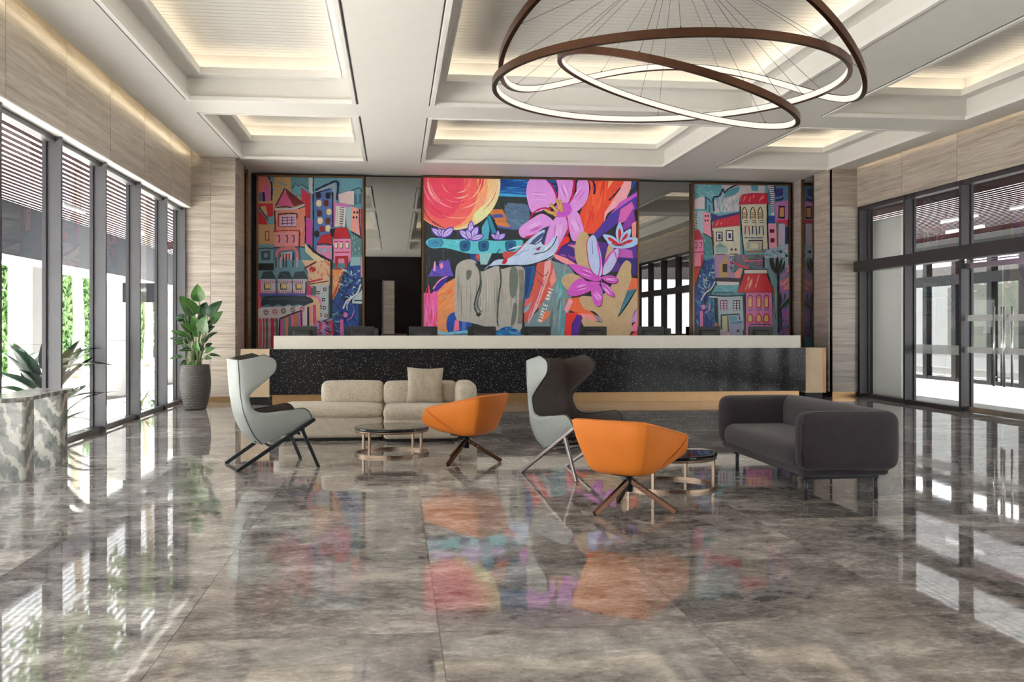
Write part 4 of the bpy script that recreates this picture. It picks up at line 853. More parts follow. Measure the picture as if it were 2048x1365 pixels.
# ------------------------------------------------------------------ left city mural
rt = empty('mural', (0, 0, 0), label='left city mural with pink shophouses and a blue tower', cat='painting', group='murals behind the reception')
x0, x1 = corners(517, 725.5, 352); ZT = 4.50
m = Mural(YA, x0, x1, ZT, .75); m.view(505, 345, 7.583)
m.R((110, 170, 188), 0, 0, 1800, 2800)
m.P((214, 172, 116), [(80, 40), (580, 40), (580, 300), (760, 420), (760, 600), (300, 600), (80, 900)]); m.hatch([(226, 186, 130), (200, 150, 100), (150, 170, 180)], 320, 60, 560, 260, 16, 140, 18, .1)
m.P((238, 128, 116), [(90, 40), (230, 40), (260, 200), (260, 440), (90, 440)]); m.P((226, 110, 180), [(180, 200), (270, 190), (270, 440), (180, 430)]); m.S(NAVY, 30, [(235, 50), (290, 180), (290, 430)]); m.P((80, 120, 180), [(95, 330), (140, 280), (150, 440), (95, 440)]); m.S(K, 36, [(165, 300), (175, 440)], False); m.P((130, 160, 180), [(260, 50), (340, 60), (320, 190), (270, 120)])
m.P((100, 150, 160), [(590, 40), (850, 40), (850, 270), (740, 180), (680, 220), (650, 170), (610, 260), (580, 250)]); m.S((70, 110, 124), 26, [(600, 250), (650, 165), (700, 210), (740, 180), (850, 250)], False); m.P((206, 214, 220), [(850, 40), (910, 40), (920, 330), (860, 300)]); m.S(K, 18, [(925, 50), (920, 220), (925, 330)])
m.P((208, 40, 56), [(90, 470), (310, 470), (310, 660), (200, 690), (230, 790), (90, 800)]); m.P((222, 172, 120), [(120, 520), (200, 500), (230, 640), (170, 660)]); m.S((120, 150, 166), 36, [(90, 550), (160, 620), (240, 720)]); m.S(K, 14, [(90, 530), (180, 640), (240, 730)]); m.R((214, 170, 120), 90, 790, 320, 1090); m.P((180, 44, 40), [(190, 890), (255, 890), (255, 1040), (190, 1035)]); m.P((224, 190, 140), [(205, 905), (240, 905), (240, 1020), (205, 1020)])
# pink house
m.P((208, 44, 84), [(740, 230), (880, 340), (880, 690), (740, 480)]); m.P((206, 34, 60), [(800, 320), (880, 340), (880, 700), (800, 690)]); m.P((226, 70, 180), [(800, 700), (905, 720), (905, 1120), (800, 1060)])
m.P((240, 150, 130), [(320, 560), (800, 530), (800, 1120), (720, 1140), (320, 1130)]); m.hatch([(246, 170, 150), (232, 124, 110), (250, 180, 160)], 340, 580, 780, 1100, 30, 120, 16, PI / 2, .2)
m.P((122, 24, 40), [(500, 240), (790, 470), (630, 520), (520, 340)]); m.hatch([(60, 16, 30), (160, 40, 60)], 540, 330, 720, 460, 12, 70, 12, .7); m.P((230, 94, 150), [(485, 250), (520, 330), (570, 420), (630, 520), (350, 510), (420, 400)]); m.S(K, 20, [(350, 510), (410, 400), (490, 245)]); m.S(K, 16, [(340, 540), (500, 522), (640, 545)]); m.S((214, 218, 230), 26, [(340, 556), (520, 560), (690, 536), (790, 490)]); m.S(K, 12, [(690, 556), (790, 516)]); m.S(K, 22, [(335, 580), (345, 800), (340, 900)]); m.S(NAVY, 22, [(800, 660), (805, 900), (800, 1080)])
m.S(K, 20, [(385, 640), (520, 625), (670, 630), (670, 700)]); m.S((180, 40, 50), 18, [(395, 650), (390, 820)]); m.P((230, 190, 226), [(410, 660), (660, 640), (660, 820), (420, 820)]); 
for xx in (460, 530, 600): m.S((90, 20, 60), 10, [(xx, 670), (xx - 5, 800)], False)
for yy in (690, 730, 780): m.S((90, 20, 60), 9, [(430, yy), (640, yy - 10)], False)
m.S(K, 10, [(410, 828), (660, 822)], False); m.S((196, 40, 60), 16, [(320, 900), (520, 880), (720, 888)]); m.S((140, 24, 40), 22, [(715, 890), (710, 1120)], False); m.P((246, 160, 166), [(345, 920), (700, 900), (700, 1110), (345, 1110)])
for xx in (400, 520, 620): m.S((110, 40, 130), 18, [(xx, 960), (xx + 14, 1010), (xx, 1070)]); m.S((110, 40, 130), 12, [(xx - 30, 965), (xx + 20, 955)], False)
m.P((70, 120, 170), [(320, 1130), (720, 1130), (740, 1380), (320, 1380)]); m.S(NAVY, 16, [(320, 1136), (500, 1150), (700, 1130), (790, 1140)]); m.S((236, 130, 130), 46, [(370, 1400), (380, 1200), (520, 1160), (660, 1180), (680, 1400)]); m.P((214, 200, 206), [(420, 1220), (600, 1200), (600, 1400), (420, 1400)]); m.P((240, 150, 150), [(470, 1240), (550, 1230), (555, 1400), (460, 1400)])
for xx in (430, 465, 515, 560, 625): m.S(K, 14, [(xx, 1230), (xx - 5, 1480)], False)
m.R((120, 160, 176), 90, 1090, 320, 1400); m.S(K, 14, [(90, 1160), (200, 1150), (320, 1155)]); m.P((60, 84, 96), [(130, 1200), (270, 1180), (270, 1330), (140, 1330)]); m.P((130, 160, 170), [(170, 1230), (230, 1225), (230, 1290), (180, 1295)])
# blue tower
m.P((160, 186, 206), [(930, 300), (1250, 150), (1280, 420), (1220, 500), (930, 480)]); m.P((88, 124, 196), [(930, 320), (1210, 240), (1225, 850), (1160, 1000), (980, 1180), (920, 1170)]); m.hatch([(110, 150, 214), (70, 100, 176), (50, 80, 156)], 940, 330, 1200, 960, 50, 50, 14, .9, .8)
m.S(NAVY, 30, [(950, 275), (1130, 190), (1290, 150), (1280, 420)]); m.S(NAVY, 24, [(920, 330), (925, 700), (920, 1170)]); m.S(K, 24, [(1215, 300), (1220, 600), (1220, 830)]); m.S(NAVY, 16, [(940, 320), (1180, 250)], False)
for xx, yy, cc in ((1000, 350, K), (1145, 355, K), (1005, 470, (246, 226, 180)), (1115, 470, (116, 34, 34)), (1015, 620, (96, 36, 30)), (1158, 600, (248, 228, 180)), (1025, 735, (250, 230, 180)), (1140, 740, (110, 40, 30)), (1055, 860, (150, 26, 34)), (1145, 850, (250, 232, 190)), (975, 935, K)): m.B(cc, [(xx - 30, yy - 38), (xx + 32, yy - 40), (xx + 34, yy + 40), (xx - 30, yy + 40)], 3)
# right buildings
m.P((236, 214, 214), [(1300, 340), (1440, 290), (1540, 280), (1540, 500), (1320, 460)]); m.S((60, 110, 130), 22, [(1500, 280), (1620, 240), (1660, 300)]); m.S((70, 120, 140), 26, [(1560, 330), (1570, 500)], False); m.S((70, 120, 140), 22, [(1630, 330), (1625, 480)], False); m.P((216, 130, 200), [(1230, 450), (1480, 490), (1500, 560), (1300, 520), (1290, 830), (1230, 830)]); m.P((240, 236, 230), [(1260, 510), (1420, 530), (1400, 830), (1250, 820)])
for k in range(12): m.S(K, 10, [(1320, 545 + 26 * k), (1395 - 2 * k, 530 + 27 * k)], False)
for k in range(9): m.E(K, 1265, 545 + 30 * k, 6, 8, 8); m.E(K, 1290, 560 + 28 * k, 5, 7, 8)
m.P((176, 206, 216), [(1410, 540), (1500, 520), (1500, 900), (1430, 830)]); m.P((246, 170, 160), [(1500, 520), (1640, 560), (1640, 960), (1490, 880)])
for xx, yy in ((1545, 610), (1590, 610), (1535, 685), (1580, 685)): m.E(K, xx, yy, 14, 20, 10)
m.S((90, 30, 110), 20, [(1620, 560), (1625, 760), (1640, 960)]); m.P((196, 60, 60), [(1650, 560), (1700, 560), (1700, 1100), (1660, 1000)])
m.P((208, 30, 52), [(1260, 850), (1420, 835), (1490, 1000), (1220, 1010)]); m.P((208, 28, 50), [(1050, 950), (1190, 930), (1215, 1100), (980, 1090)]); m.S(K, 16, [(975, 1095), (1090, 1085), (1215, 1105)]); m.P(K, [(1170, 870), (1250, 850), (1230, 990), (1190, 960)])
m.P((240, 150, 200), [(975, 1110), (1215, 1115), (1215, 1330), (1100, 1290), (975, 1210)]); m.P((246, 156, 206), [(1225, 1015), (1490, 1010), (1490, 1380), (1225, 1380)])
for xx in (1030, 1100, 1180): m.P((150, 196, 216), [(xx - 25, 1150), (xx + 20, 1150), (xx + 15, 1220), (xx - 20, 1215)])
for xx in (1270, 1350, 1440): m.P((250, 246, 214), [(xx - 24, 1075), (xx + 24, 1075), (xx + 18, 1145), (xx - 18, 1145)]); m.S(K, 9, [(xx + 22, 1080), (xx + 14, 1148), (xx - 16, 1150)]); m.S((190, 40, 60), 14, [(xx - 30, 1055), (xx + 24, 1052)], False)
m.S((206, 40, 70), 16, [(1250, 1215), (1470, 1212)], False); m.P((206, 44, 60), [(1255, 1270), (1450, 1265), (1455, 1400), (1400, 1400), (1390, 1310), (1300, 1310), (1300, 1400), (1255, 1400)]); m.S(K, 22, [(1220, 1120), (1216, 1340)], False)
m.P((96, 140, 150), [(1490, 900), (1660, 1000), (1660, 1260), (1490, 1250)]); m.hatch([(190, 216, 220), (60, 100, 114), (140, 180, 190)], 1500, 960, 1640, 1230, 30, 50, 10, PI / 2, .3); m.S(K, 16, [(1490, 900), (1570, 950), (1650, 1000)])
m.P((246, 226, 190), [(800, 1090), (960, 1210), (1200, 1360), (1000, 1400), (800, 1200)]); m.S(K, 36, [(840, 1100), (960, 1220), (1190, 1350)])
m.view(505, 515, 7.378)
m.P((244, 206, 170), [(720, 40), (1150, 60), (1160, 420), (830, 420), (820, 200)]); m.hatch([(250, 140, 80), (240, 226, 200), (236, 120, 90), (250, 190, 140)], 800, 40, 1140, 330, 30, 70, 20, .9, .6); m.S((206, 40, 50), 40, [(840, 180), (880, 160), (920, 180), (880, 210)]); m.S((196, 30, 56), 26, [(730, 190), (830, 130), (940, 70)]); m.S(K, 12, [(720, 185), (945, 72)], False); m.S((220, 70, 80), 26, [(830, 370), (930, 345), (1040, 318)]); m.S(K, 12, [(830, 400), (1120, 352)], False)
m.R((28, 26, 30), 85, 90, 320, 195); m.P((110, 160, 180), [(320, 40), (720, 40), (830, 330), (90, 340), (90, 200), (320, 200)])
for xx in (350, 420, 460, 500, 600, 660): m.S(random.choice([K, (240, 150, 150), (220, 190, 200), NAVY]), 16, [(xx, 0), (xx, 150)], False)
for xx in (235, 480, 705): m.P((46, 66, 80), [(xx - 110, 315), (xx - 70, 215), (xx + 60, 205), (xx + 115, 320)]); m.hatch([(80, 104, 116), (30, 44, 60)], xx - 60, 225, xx + 60, 310, 8, 60, 10, .3); m.P((222, 206, 220), [(xx - 105, 325), (xx + 105, 325), (xx + 105, 540), (xx - 105, 540)])
for i, xx in enumerate((225, 465, 690)): m.P(K, [(xx - 55, 390), (xx + 40, 388), (xx + 42, 478), (xx - 50, 478)]); m.P((240, 214, 140), [(xx - 38, 395), (xx + 36, 394), (xx + 36, 464), (xx - 36, 464)])
for k in range(22): m.S(random.choice([(120, 40, 110), (206, 60, 90)]), 9, [(150 + k * 28, 345), (150 + k * 28 + 8, 385)], False); m.S((196, 50, 90), 9, [(150 + k * 28, 492), (150 + k * 28 + 4, 525)], False)
m.P((236, 90, 120), [(85, 330), (130, 330), (130, 760), (85, 760)]); m.S((100, 90, 190), 34, [(110, 550), (400, 545), (790, 548)]); m.S(K, 20, [(795, 360), (790, 540)], False); m.P((226, 40, 120), [(820, 420), (870, 420), (870, 540), (820, 550)])
m.P((200, 206, 214), [(860, 420), (1130, 400), (1120, 900), (980, 960), (960, 620)]); m.B((90, 120, 124), [(890, 440), (940, 440), (935, 555), (895, 550)])
for xx, yy, cc in ((1070, 470, K), (970, 520, K), (1050, 625, K), (1000, 740, K), (1060, 745, K), (1000, 690, (190, 50, 50)), (1000, 850, (120, 20, 30)), (1090, 860, (170, 30, 30))): m.P(cc, [(xx - 22, yy - 22), (xx + 22, yy - 22), (xx + 22, yy + 26), (xx - 22, yy + 26)]); m.R((236, 230, 226), xx - 9, yy - 9, xx + 12, yy + 12)
m.P((240, 200, 160), [(800, 570), (960, 600), (1000, 700), (1000, 1000), (830, 1010), (830, 720)]); m.S((226, 80, 150), 46, [(915, 700), (920, 990)], False); m.S((244, 150, 150), 30, [(860, 720), (860, 1000)], False); m.S((240, 130, 190), 26, [(800, 560), (960, 590), (1010, 680)])
m.P((226, 214, 220), [(150, 740), (830, 700), (830, 1010), (720, 1010), (720, 790), (400, 920), (380, 1330), (90, 1330), (90, 760)])
m.B((40, 58, 74), [(130, 690), (165, 600), (250, 575), (780, 575), (905, 655), (820, 690), (760, 720), (680, 690), (600, 720), (540, 690), (460, 720), (380, 690), (300, 720), (220, 690), (160, 720)], 3); m.S((90, 114, 124), 10, [(200, 620), (500, 610), (820, 640)]); m.S((130, 170, 196), 12, [(160, 725), (240, 705), (300, 730), (380, 705), (450, 730), (540, 705), (620, 730), (700, 705), (770, 730)])
for xx, cc in ((205, K), (335, (214, 60, 66)), (460, K), (598, K), (735, (206, 60, 60))):
    for a in range(8): m.S(cc, 11, [(xx + 14 * math.cos(a * PI / 4), 815 - (xx - 205) * .09 + 16 * math.sin(a * PI / 4)), (xx + 40 * math.cos(a * PI / 4 + .4), 815 - (xx - 205) * .09 + 44 * math.sin(a * PI / 4 + .4))], False)
m.S(K, 28, [(400, 915), (560, 850), (730, 790)]); m.P((236, 130, 150), [(410, 920), (720, 800), (720, 1200), (410, 1200)])
for i, xx in enumerate(range(420, 720, 42)): m.S([(226, 90, 170), (110, 150, 190), (236, 140, 100), (90, 120, 160), (240, 120, 150), (206, 120, 60), (160, 130, 190)][i % 7], 36, [(xx + 10, 920 - i * 16), (xx + 10, 1340)], False)
m.S(K, 22, [(405, 920), (395, 1340)], False); m.S(K, 26, [(825, 730), (825, 1010)], False); m.S((60, 40, 90), 20, [(720, 800), (730, 1010)], False)
for xx, cc, wd in ((120, (236, 90, 110), 40), (300, (206, 40, 80), 56), (215, (110, 110, 104), 36), (170, (190, 60, 60), 20), (360, (90, 110, 124), 40), (250, (236, 160, 190), 24)): m.S(cc, wd, [(xx, 900), (xx + 4, 1100), (xx, 1400)])
m.P((190, 150, 210), [(900, 1000), (1180, 900), (1190, 1150), (960, 1140)]); m.hatch([(110, 30, 110), (236, 60, 100), (60, 20, 50), (226, 170, 220)], 960, 930, 1180, 1130, 30, 90, 22, .5, .8)
# street and blue garden
m.P((244, 170, 110), [(1180, 180), (1350, 190), (1300, 420), (1200, 620), (1180, 620)]); m.hatch([(250, 140, 70), (246, 200, 150)], 1190, 200, 1300, 450, 16, 70, 18, 1.2); m.S((206, 50, 40), 22, [(1340, 220), (1270, 400), (1190, 600)]); m.S((200, 40, 50), 20, [(1210, 175), (1370, 175)], False); m.S((200, 40, 50), 22, [(1240, 0), (1240, 150)], False); m.S((200, 40, 50), 22, [(1400, 0), (1380, 170)], False)
m.P((40, 84, 160), [(1440, 60), (1600, 40), (1620, 1320), (1190, 1320), (1190, 900), (1210, 600), (1300, 430)]); m.P((150, 200, 206), [(1460, 0), (1590, 0), (1600, 120), (1440, 130)])
m.hatch([(30, 56, 120), (70, 130, 180), (120, 180, 206), (20, 34, 80), (60, 96, 190), (200, 226, 226), K], 1290, 180, 1600, 640, 90, 90, 20, .6, 1.3)
m.hatch([(30, 70, 180), (24, 40, 110), (60, 110, 200)], 1240, 640, 1570, 1000, 40, 110, 24, 1.2, .6); m.hatch([(40, 60, 110), (120, 180, 206), K, (70, 130, 180)], 1190, 820, 1330, 1120, 30, 90, 20, .4, .7)
m.S((226, 232, 240), 22, [(1600, 400), (1540, 540), (1400, 640), (1340, 760)]); m.S(K, 14, [(1620, 420), (1560, 560), (1430, 660), (1390, 780)]); m.S((220, 220, 236), 16, [(1450, 620), (1400, 700), (1400, 780)]); m.P((190, 216, 222), [(1480, 620), (1620, 480), (1620, 690), (1470, 680)]); m.S(K, 14, [(1500, 640), (1620, 640)], False)
m.E((240, 130, 206), 1375, 850, 34, 38); m.S((236, 120, 206), 16, [(1400, 930), (1470, 880), (1500, 790)]); m.S((240, 120, 190), 46, [(1320, 920), (1325, 1150)], False); m.S(K, 34, [(1590, 690), (1600, 1020)], False); m.S(K, 32, [(1170, 60), (1165, 400), (1160, 900)]); m.S((226, 60, 60), 30, [(1170, 930), (1190, 1140)]); m.S((240, 150, 180), 22, [(1610, 0), (1612, 300)], False)
m.build((rt, 'mural_paint'), (110, 120, 130)); mural_frame(rt, x0, x1, ZT, .75, YA)
# ------------------------------------------------------------------ right city mural
rt = empty('mural', (0, 0, 0), label='right city mural with red roofed houses and a dark palm', cat='painting', group='murals behind the reception')
x0, x1 = corners(1387, 1575.5, 366); ZT = 4.495
m = Mural(YA, x0, x1, ZT, .9); m.view(1380, 355, 8.271)
m.R((112, 180, 196), 0, 0, 1800, 2800); m.hatch([(130, 196, 208), (96, 166, 186), (150, 206, 214)], 60, 100, 500, 340, 26, 160, 26, .3)
m.P((214, 206, 214), [(520, 100), (860, 100), (1240, 110), (1240, 260), (860, 300), (800, 560), (400, 590), (400, 380), (540, 300)]); m.P((86, 160, 180), [(560, 260), (700, 180), (830, 150), (800, 240), (720, 300), (560, 350)]); m.P((90, 170, 190), [(1000, 110), (1130, 110), (1120, 230), (1020, 220)]); m.hatch([(240, 226, 230), (150, 190, 206), (200, 190, 220), (110, 180, 200)], 430, 330, 780, 560, 26, 130, 26, PI / 2, .4)
m.S(NAVY, 26, [(395, 560), (385, 340), (480, 310), (545, 190), (560, 250), (640, 190), (760, 130), (880, 108)]); m.P((230, 216, 222), [(60, 380), (150, 330), (240, 320), (240, 520), (60, 520)]); m.S((60, 100, 130), 22, [(260, 330), (260, 540)], False); m.S((70, 120, 140), 20, [(320, 460), (320, 580)], False); m.S((60, 100, 130), 18, [(240, 310), (380, 430)])
m.P((236, 236, 236), [(60, 560), (130, 570), (130, 850), (60, 860)])
for k in range(11): m.S(K, 10, [(62, 595 + 26 * k), (118, 580 + 26 * k)], False)
m.P((170, 206, 220), [(120, 560), (200, 550), (220, 940), (130, 880)]); m.P((246, 166, 190), [(200, 560), (330, 590), (360, 1000), (215, 920)])
for xx, yy in ((255, 640), (300, 640), (250, 716), (292, 716)): m.E(K, xx, yy, 13, 18, 10)
m.P((208, 40, 70), [(60, 870), (150, 870), (215, 1030), (60, 1040)]); m.P((246, 140, 190), [(60, 1040), (215, 1035), (220, 1380), (60, 1380)]); m.S(K, 10, [(85, 1080), (115, 1085), (110, 1165), (80, 1165)]); m.S(K, 10, [(155, 1080), (195, 1080), (180, 1160), (155, 1165)]); m.S((196, 40, 70), 16, [(60, 1240), (220, 1235)], False); m.S((200, 40, 60), 22, [(60, 1290), (190, 1290), (190, 1500)], False)
m.P((90, 150, 160), [(220, 930), (370, 1030), (390, 1290), (230, 1290)]); m.hatch([(190, 220, 226), (60, 110, 124)], 235, 970, 360, 1270, 24, 46, 10, PI / 2, .3); m.S(K, 14, [(215, 925), (365, 1030), (395, 1290)])
m.P((66, 52, 128), [(340, 590), (480, 640), (820, 570), (820, 640), (360, 740)])
m.P((212, 38, 66), [(390, 720), (500, 690), (820, 610), (820, 800), (360, 840)]); m.hatch([(250, 160, 160), (226, 70, 90)], 400, 700, 640, 800, 5, 90, 14, -1.2, .1)
m.P((222, 216, 196), [(365, 850), (820, 800), (830, 1300), (400, 1300)]); m.hatch([(232, 226, 206), (206, 204, 190)], 400, 870, 800, 1250, 16, 130, 20, 1.4); m.S(K, 16, [(350, 700), (350, 860), (390, 1290)]); m.S((190, 40, 60), 16, [(375, 880), (390, 1140)], False)
for xx, yy, w_, h_ in ((480, 980, 52, 80), (650, 965, 60, 90)): m.P(K, [(xx - w_, yy - h_), (xx + w_, yy - h_), (xx + w_ + 6, yy + h_), (xx - w_, yy + h_)]); m.P((236, 234, 230), [(xx - w_ + 14, yy - h_ + 16), (xx + w_ - 16, yy - h_ + 16), (xx + w_ - 18, yy + h_ - 16), (xx - w_ + 14, yy + h_ - 14)]); m.P((60, 60, 110), [(xx - 20, yy - 40), (xx + 24, yy - 42), (xx + 26, yy + 44), (xx - 18, yy + 46)])
m.P((130, 160, 160), [(400, 1160), (490, 1080), (610, 1160)]); m.P((160, 196, 196), [(420, 1160), (620, 1160), (620, 1250), (420, 1250)]); m.E(K, 685, 1195, 18, 20); m.E(K, 752, 1195, 16, 20); m.S(K, 12, [(420, 1275), (580, 1272)], False); m.S(K, 12, [(650, 1270), (790, 1268)], False)
# tall house
m.P((212, 36, 66), [(870, 280), (1320, 265), (1340, 440), (810, 450)]); m.hatch([(250, 150, 150), (230, 80, 90)], 890, 310, 1200, 420, 7, 110, 16, -1.15, .1); m.S((190, 30, 60), 14, [(800, 460), (880, 290), (1320, 270)])
m.P((224, 220, 196), [(820, 460), (1270, 440), (1285, 1190), (900, 1210), (850, 900)]); m.hatch([(234, 230, 210), (206, 206, 190)], 860, 480, 1240, 1180, 30, 130, 22, 1.5); m.S(K, 20, [(825, 470), (850, 900), (890, 1360)]); m.S(K, 24, [(1275, 440), (1275, 800), (1290, 1190)])
for xx in (895, 1030, 1155): m.B((246, 214, 170), [(xx - 30, 690), (xx - 30, 560), (xx, 500), (xx + 34, 560), (xx + 36, 690)]); m.S(K, 14, [(xx - 32, 690), (xx - 34, 570), (xx, 495), (xx + 38, 570), (xx + 40, 690)]); [m.S(K, 9, [(xx - 24, 590 + 28 * k), (xx + 30, 588 + 28 * k)], False) for k in range(4)]; m.S(K, 10, [(xx - 20, 720), (xx + 60, 715)], False); m.S(K, 10, [(xx - 10, 750), (xx + 60, 748)], False)
for xx, cc in ((945, (190, 40, 40)), (1065, K), (1180, K)): m.S(cc, 18, [(xx - 40, 940), (xx - 36, 810), (xx + 20, 805), (xx + 34, 960)], False); m.P((206, 214, 220), [(xx - 24, 830), (xx + 16, 830), (xx + 18, 950), (xx - 26, 950)])
m.S((90, 120, 160), 20, [(890, 1000), (1050, 1004), (1210, 1000)]); m.S(K, 20, [(960, 1050), (1190, 1046), (1188, 1200)], False); m.P((190, 190, 176), [(930, 1070), (1160, 1070), (1160, 1190), (920, 1190)]); m.P((226, 222, 190), [(1000, 1090), (1120, 1090), (1120, 1180), (990, 1180)]); m.S((206, 110, 40), 18, [(930, 1235), (1220, 1225)], False); m.hatch([(120, 130, 50), (190, 90, 50), (60, 70, 50), (220, 190, 90)], 930, 1250, 1180, 1370, 22, 90, 16, 0, .3)
# right edge
m.R((90, 130, 176), 1280, 100, 1620, 420); m.P((226, 226, 236), [(1270, 110), (1385, 110), (1385, 640), (1330, 620), (1320, 300)])
for k in range(15): m.S(K, 12, [(1285 + k * 3, 130 + 32 * k), (1380, 124 + 32 * k)], False)
m.P((60, 60, 130), [(1400, 190), (1530, 180), (1530, 300), (1400, 330)]); m.S((40, 36, 90), 30, [(1400, 380), (1490, 370), (1540, 340)]); m.S((40, 36, 80), 24, [(1395, 110), (1395, 260)], False); m.P((206, 130, 200), [(1400, 420), (1620, 380), (1620, 700), (1400, 740)]); m.P(K, [(1460, 470), (1560, 480), (1560, 690), (1450, 680)]); m.P((208, 166, 96), [(1475, 500), (1548, 500), (1546, 655), (1470, 655)])
m.P((40, 80, 160), [(1285, 640), (1395, 640), (1395, 760), (1285, 760)]); m.P((246, 170, 200), [(1285, 770), (1420, 765), (1430, 1180), (1300, 1180)]); m.P((110, 16, 50), [(1310, 860), (1385, 860), (1385, 920), (1310, 920)]); m.P((120, 20, 60), [(1320, 1010), (1390, 1010), (1390, 1080), (1320, 1080)]); m.P((226, 50, 80), [(1430, 705), (1600, 705), (1600, 800), (1560, 790), (1550, 750), (1450, 760), (1440, 820)]); m.P((206, 200, 226), [(1460, 770), (1560, 770), (1560, 1130), (1450, 1130)]); m.S((200, 110, 40), 16, [(1440, 820), (1445, 1130)], False); m.P((50, 60, 120), [(1570, 820), (1620, 820), (1620, 1200), (1580, 1150)])
m.P((170, 200, 216), [(1230, 1220), (1620, 1100), (1620, 1500), (1150, 1500)]); m.hatch([(110, 150, 200), (220, 226, 230), (226, 130, 170), (60, 90, 150)], 1220, 1180, 1600, 1360, 26, 90, 16, .2, .5); m.E(K, 1490, 1235, 22, 22); m.E(K, 1585, 1300, 20, 22)
m.view(1380, 510, 8.029)
m.P((190, 150, 190), [(360, 0), (620, 0), (720, 370), (380, 370)]); m.P((204, 168, 106), [(460, 200), (560, 20), (580, 40), (600, 300), (620, 355), (460, 365)]); m.R(K, 515, 150, 590, 280); m.P((110, 150, 160), [(640, 60), (690, 60), (690, 300), (640, 290)]); m.hatch([(190, 30, 70), (60, 40, 110), (226, 130, 190), (230, 220, 230)], 600, 40, 800, 330, 22, 70, 20, .9, .7)
m.P((120, 120, 140), [(700, 0), (1180, 0), (1180, 210), (950, 215), (700, 120)]); m.hatch([(90, 110, 60), (200, 120, 70), (60, 80, 120), (150, 170, 120)], 880, 10, 1150, 200, 26, 90, 18, .1); m.S((240, 110, 150), 20, [(830, 0), (860, 100), (1160, 95)], False); m.S(NAVY, 26, [(1170, 40), (1175, 210)], False); m.S((226, 70, 90), 36, [(700, 130), (800, 180), (950, 220)]); m.P((250, 160, 150), [(700, 290), (790, 210), (840, 230), (790, 400), (720, 380)])
m.P((40, 80, 160), [(210, 100), (380, 60), (390, 400), (270, 640), (200, 780), (440, 1160), (60, 1160), (60, 520)]); m.hatch([(30, 50, 110), (70, 130, 180), (130, 190, 214), (20, 30, 70), (70, 110, 190), (200, 226, 226)], 90, 150, 380, 640, 80, 90, 20, .7, 1.2); m.P((200, 60, 50), [(60, 200), (150, 210), (120, 360), (60, 520)]); m.P((246, 140, 170), [(60, 0), (165, 0), (160, 190), (60, 190)]); m.S((200, 40, 60), 24, [(180, 0), (180, 190), (60, 200)], False); m.S(K, 16, [(225, 90), (150, 280), (80, 480)])
m.hatch([(30, 60, 170), (24, 40, 110), (60, 100, 200), (90, 160, 200)], 80, 700, 400, 1140, 60, 110, 24, 1.3, .7); m.S((230, 234, 240), 20, [(390, 430), (330, 540), (230, 620), (160, 740)]); m.S(K, 14, [(405, 440), (350, 560), (250, 640), (215, 760)]); m.E((240, 140, 206), 200, 840, 36, 40); m.S((240, 130, 200), 46, [(170, 900), (170, 1170)], False); m.S((236, 130, 206), 14, [(220, 930), (290, 890), (310, 790)]); m.E((240, 110, 40), 405, 1120, 26, 28); m.S(K, 40, [(395, 700), (420, 900), (450, 1160)])
# blue grey house
m.P((60, 40, 56), [(370, 370), (800, 380), (790, 480), (400, 430)]); m.P((226, 226, 226), [(410, 430), (780, 440), (760, 500), (420, 490)]); m.P((110, 180, 196), [(390, 490), (770, 490), (740, 610), (330, 640)]); m.hatch([(130, 200, 210), (90, 160, 180)], 420, 510, 720, 590, 14, 120, 16, 0, .1); m.S((30, 60, 96), 14, [(360, 610), (540, 605), (700, 600)]); m.S(K, 20, [(280, 650), (540, 664), (820, 655)]); m.S((214, 224, 230), 20, [(290, 672), (540, 690), (820, 680)])
for k in range(9): m.S((30, 60, 96), 10, [(370 + k * 40, 610), (375 + k * 40, 640)], False)
m.P((186, 202, 212), [(430, 700), (830, 680), (850, 1200), (450, 1320)]); m.S(K, 30, [(840, 640), (870, 1320)], False)
for xx, cc in ((525, (110, 20, 80)), (730, K)): m.P(cc, [(xx - 60, 735), (xx + 58, 730), (xx + 58, 890), (xx - 55, 895)]); [m.R((232, 210, 232) if xx < 600 else (226, 226, 220), xx - 46 + 54 * i, 748 + 38 * j, xx - 8 + 54 * i, 774 + 38 * j) for i in range(2) for j in range(4)]
m.S(K, 26, [(490, 1200), (486, 970), (770, 955), (780, 1040)], False); m.P((206, 206, 170), [(500, 985), (590, 985), (595, 1220), (500, 1250)]); m.S(K, 16, [(590, 985), (600, 1250)], False); m.P((110, 170, 190), [(610, 985), (740, 980), (740, 1060), (620, 1070)]); m.P((170, 176, 206), [(630, 1090), (830, 1070), (840, 1330), (610, 1330)]); m.P((90, 140, 190), [(640, 1080), (820, 1060), (820, 1100), (640, 1110)]); m.R(K, 735, 1200, 775, 1245); m.P((220, 170, 206), [(480, 1250), (620, 1230), (620, 1340), (480, 1340)])
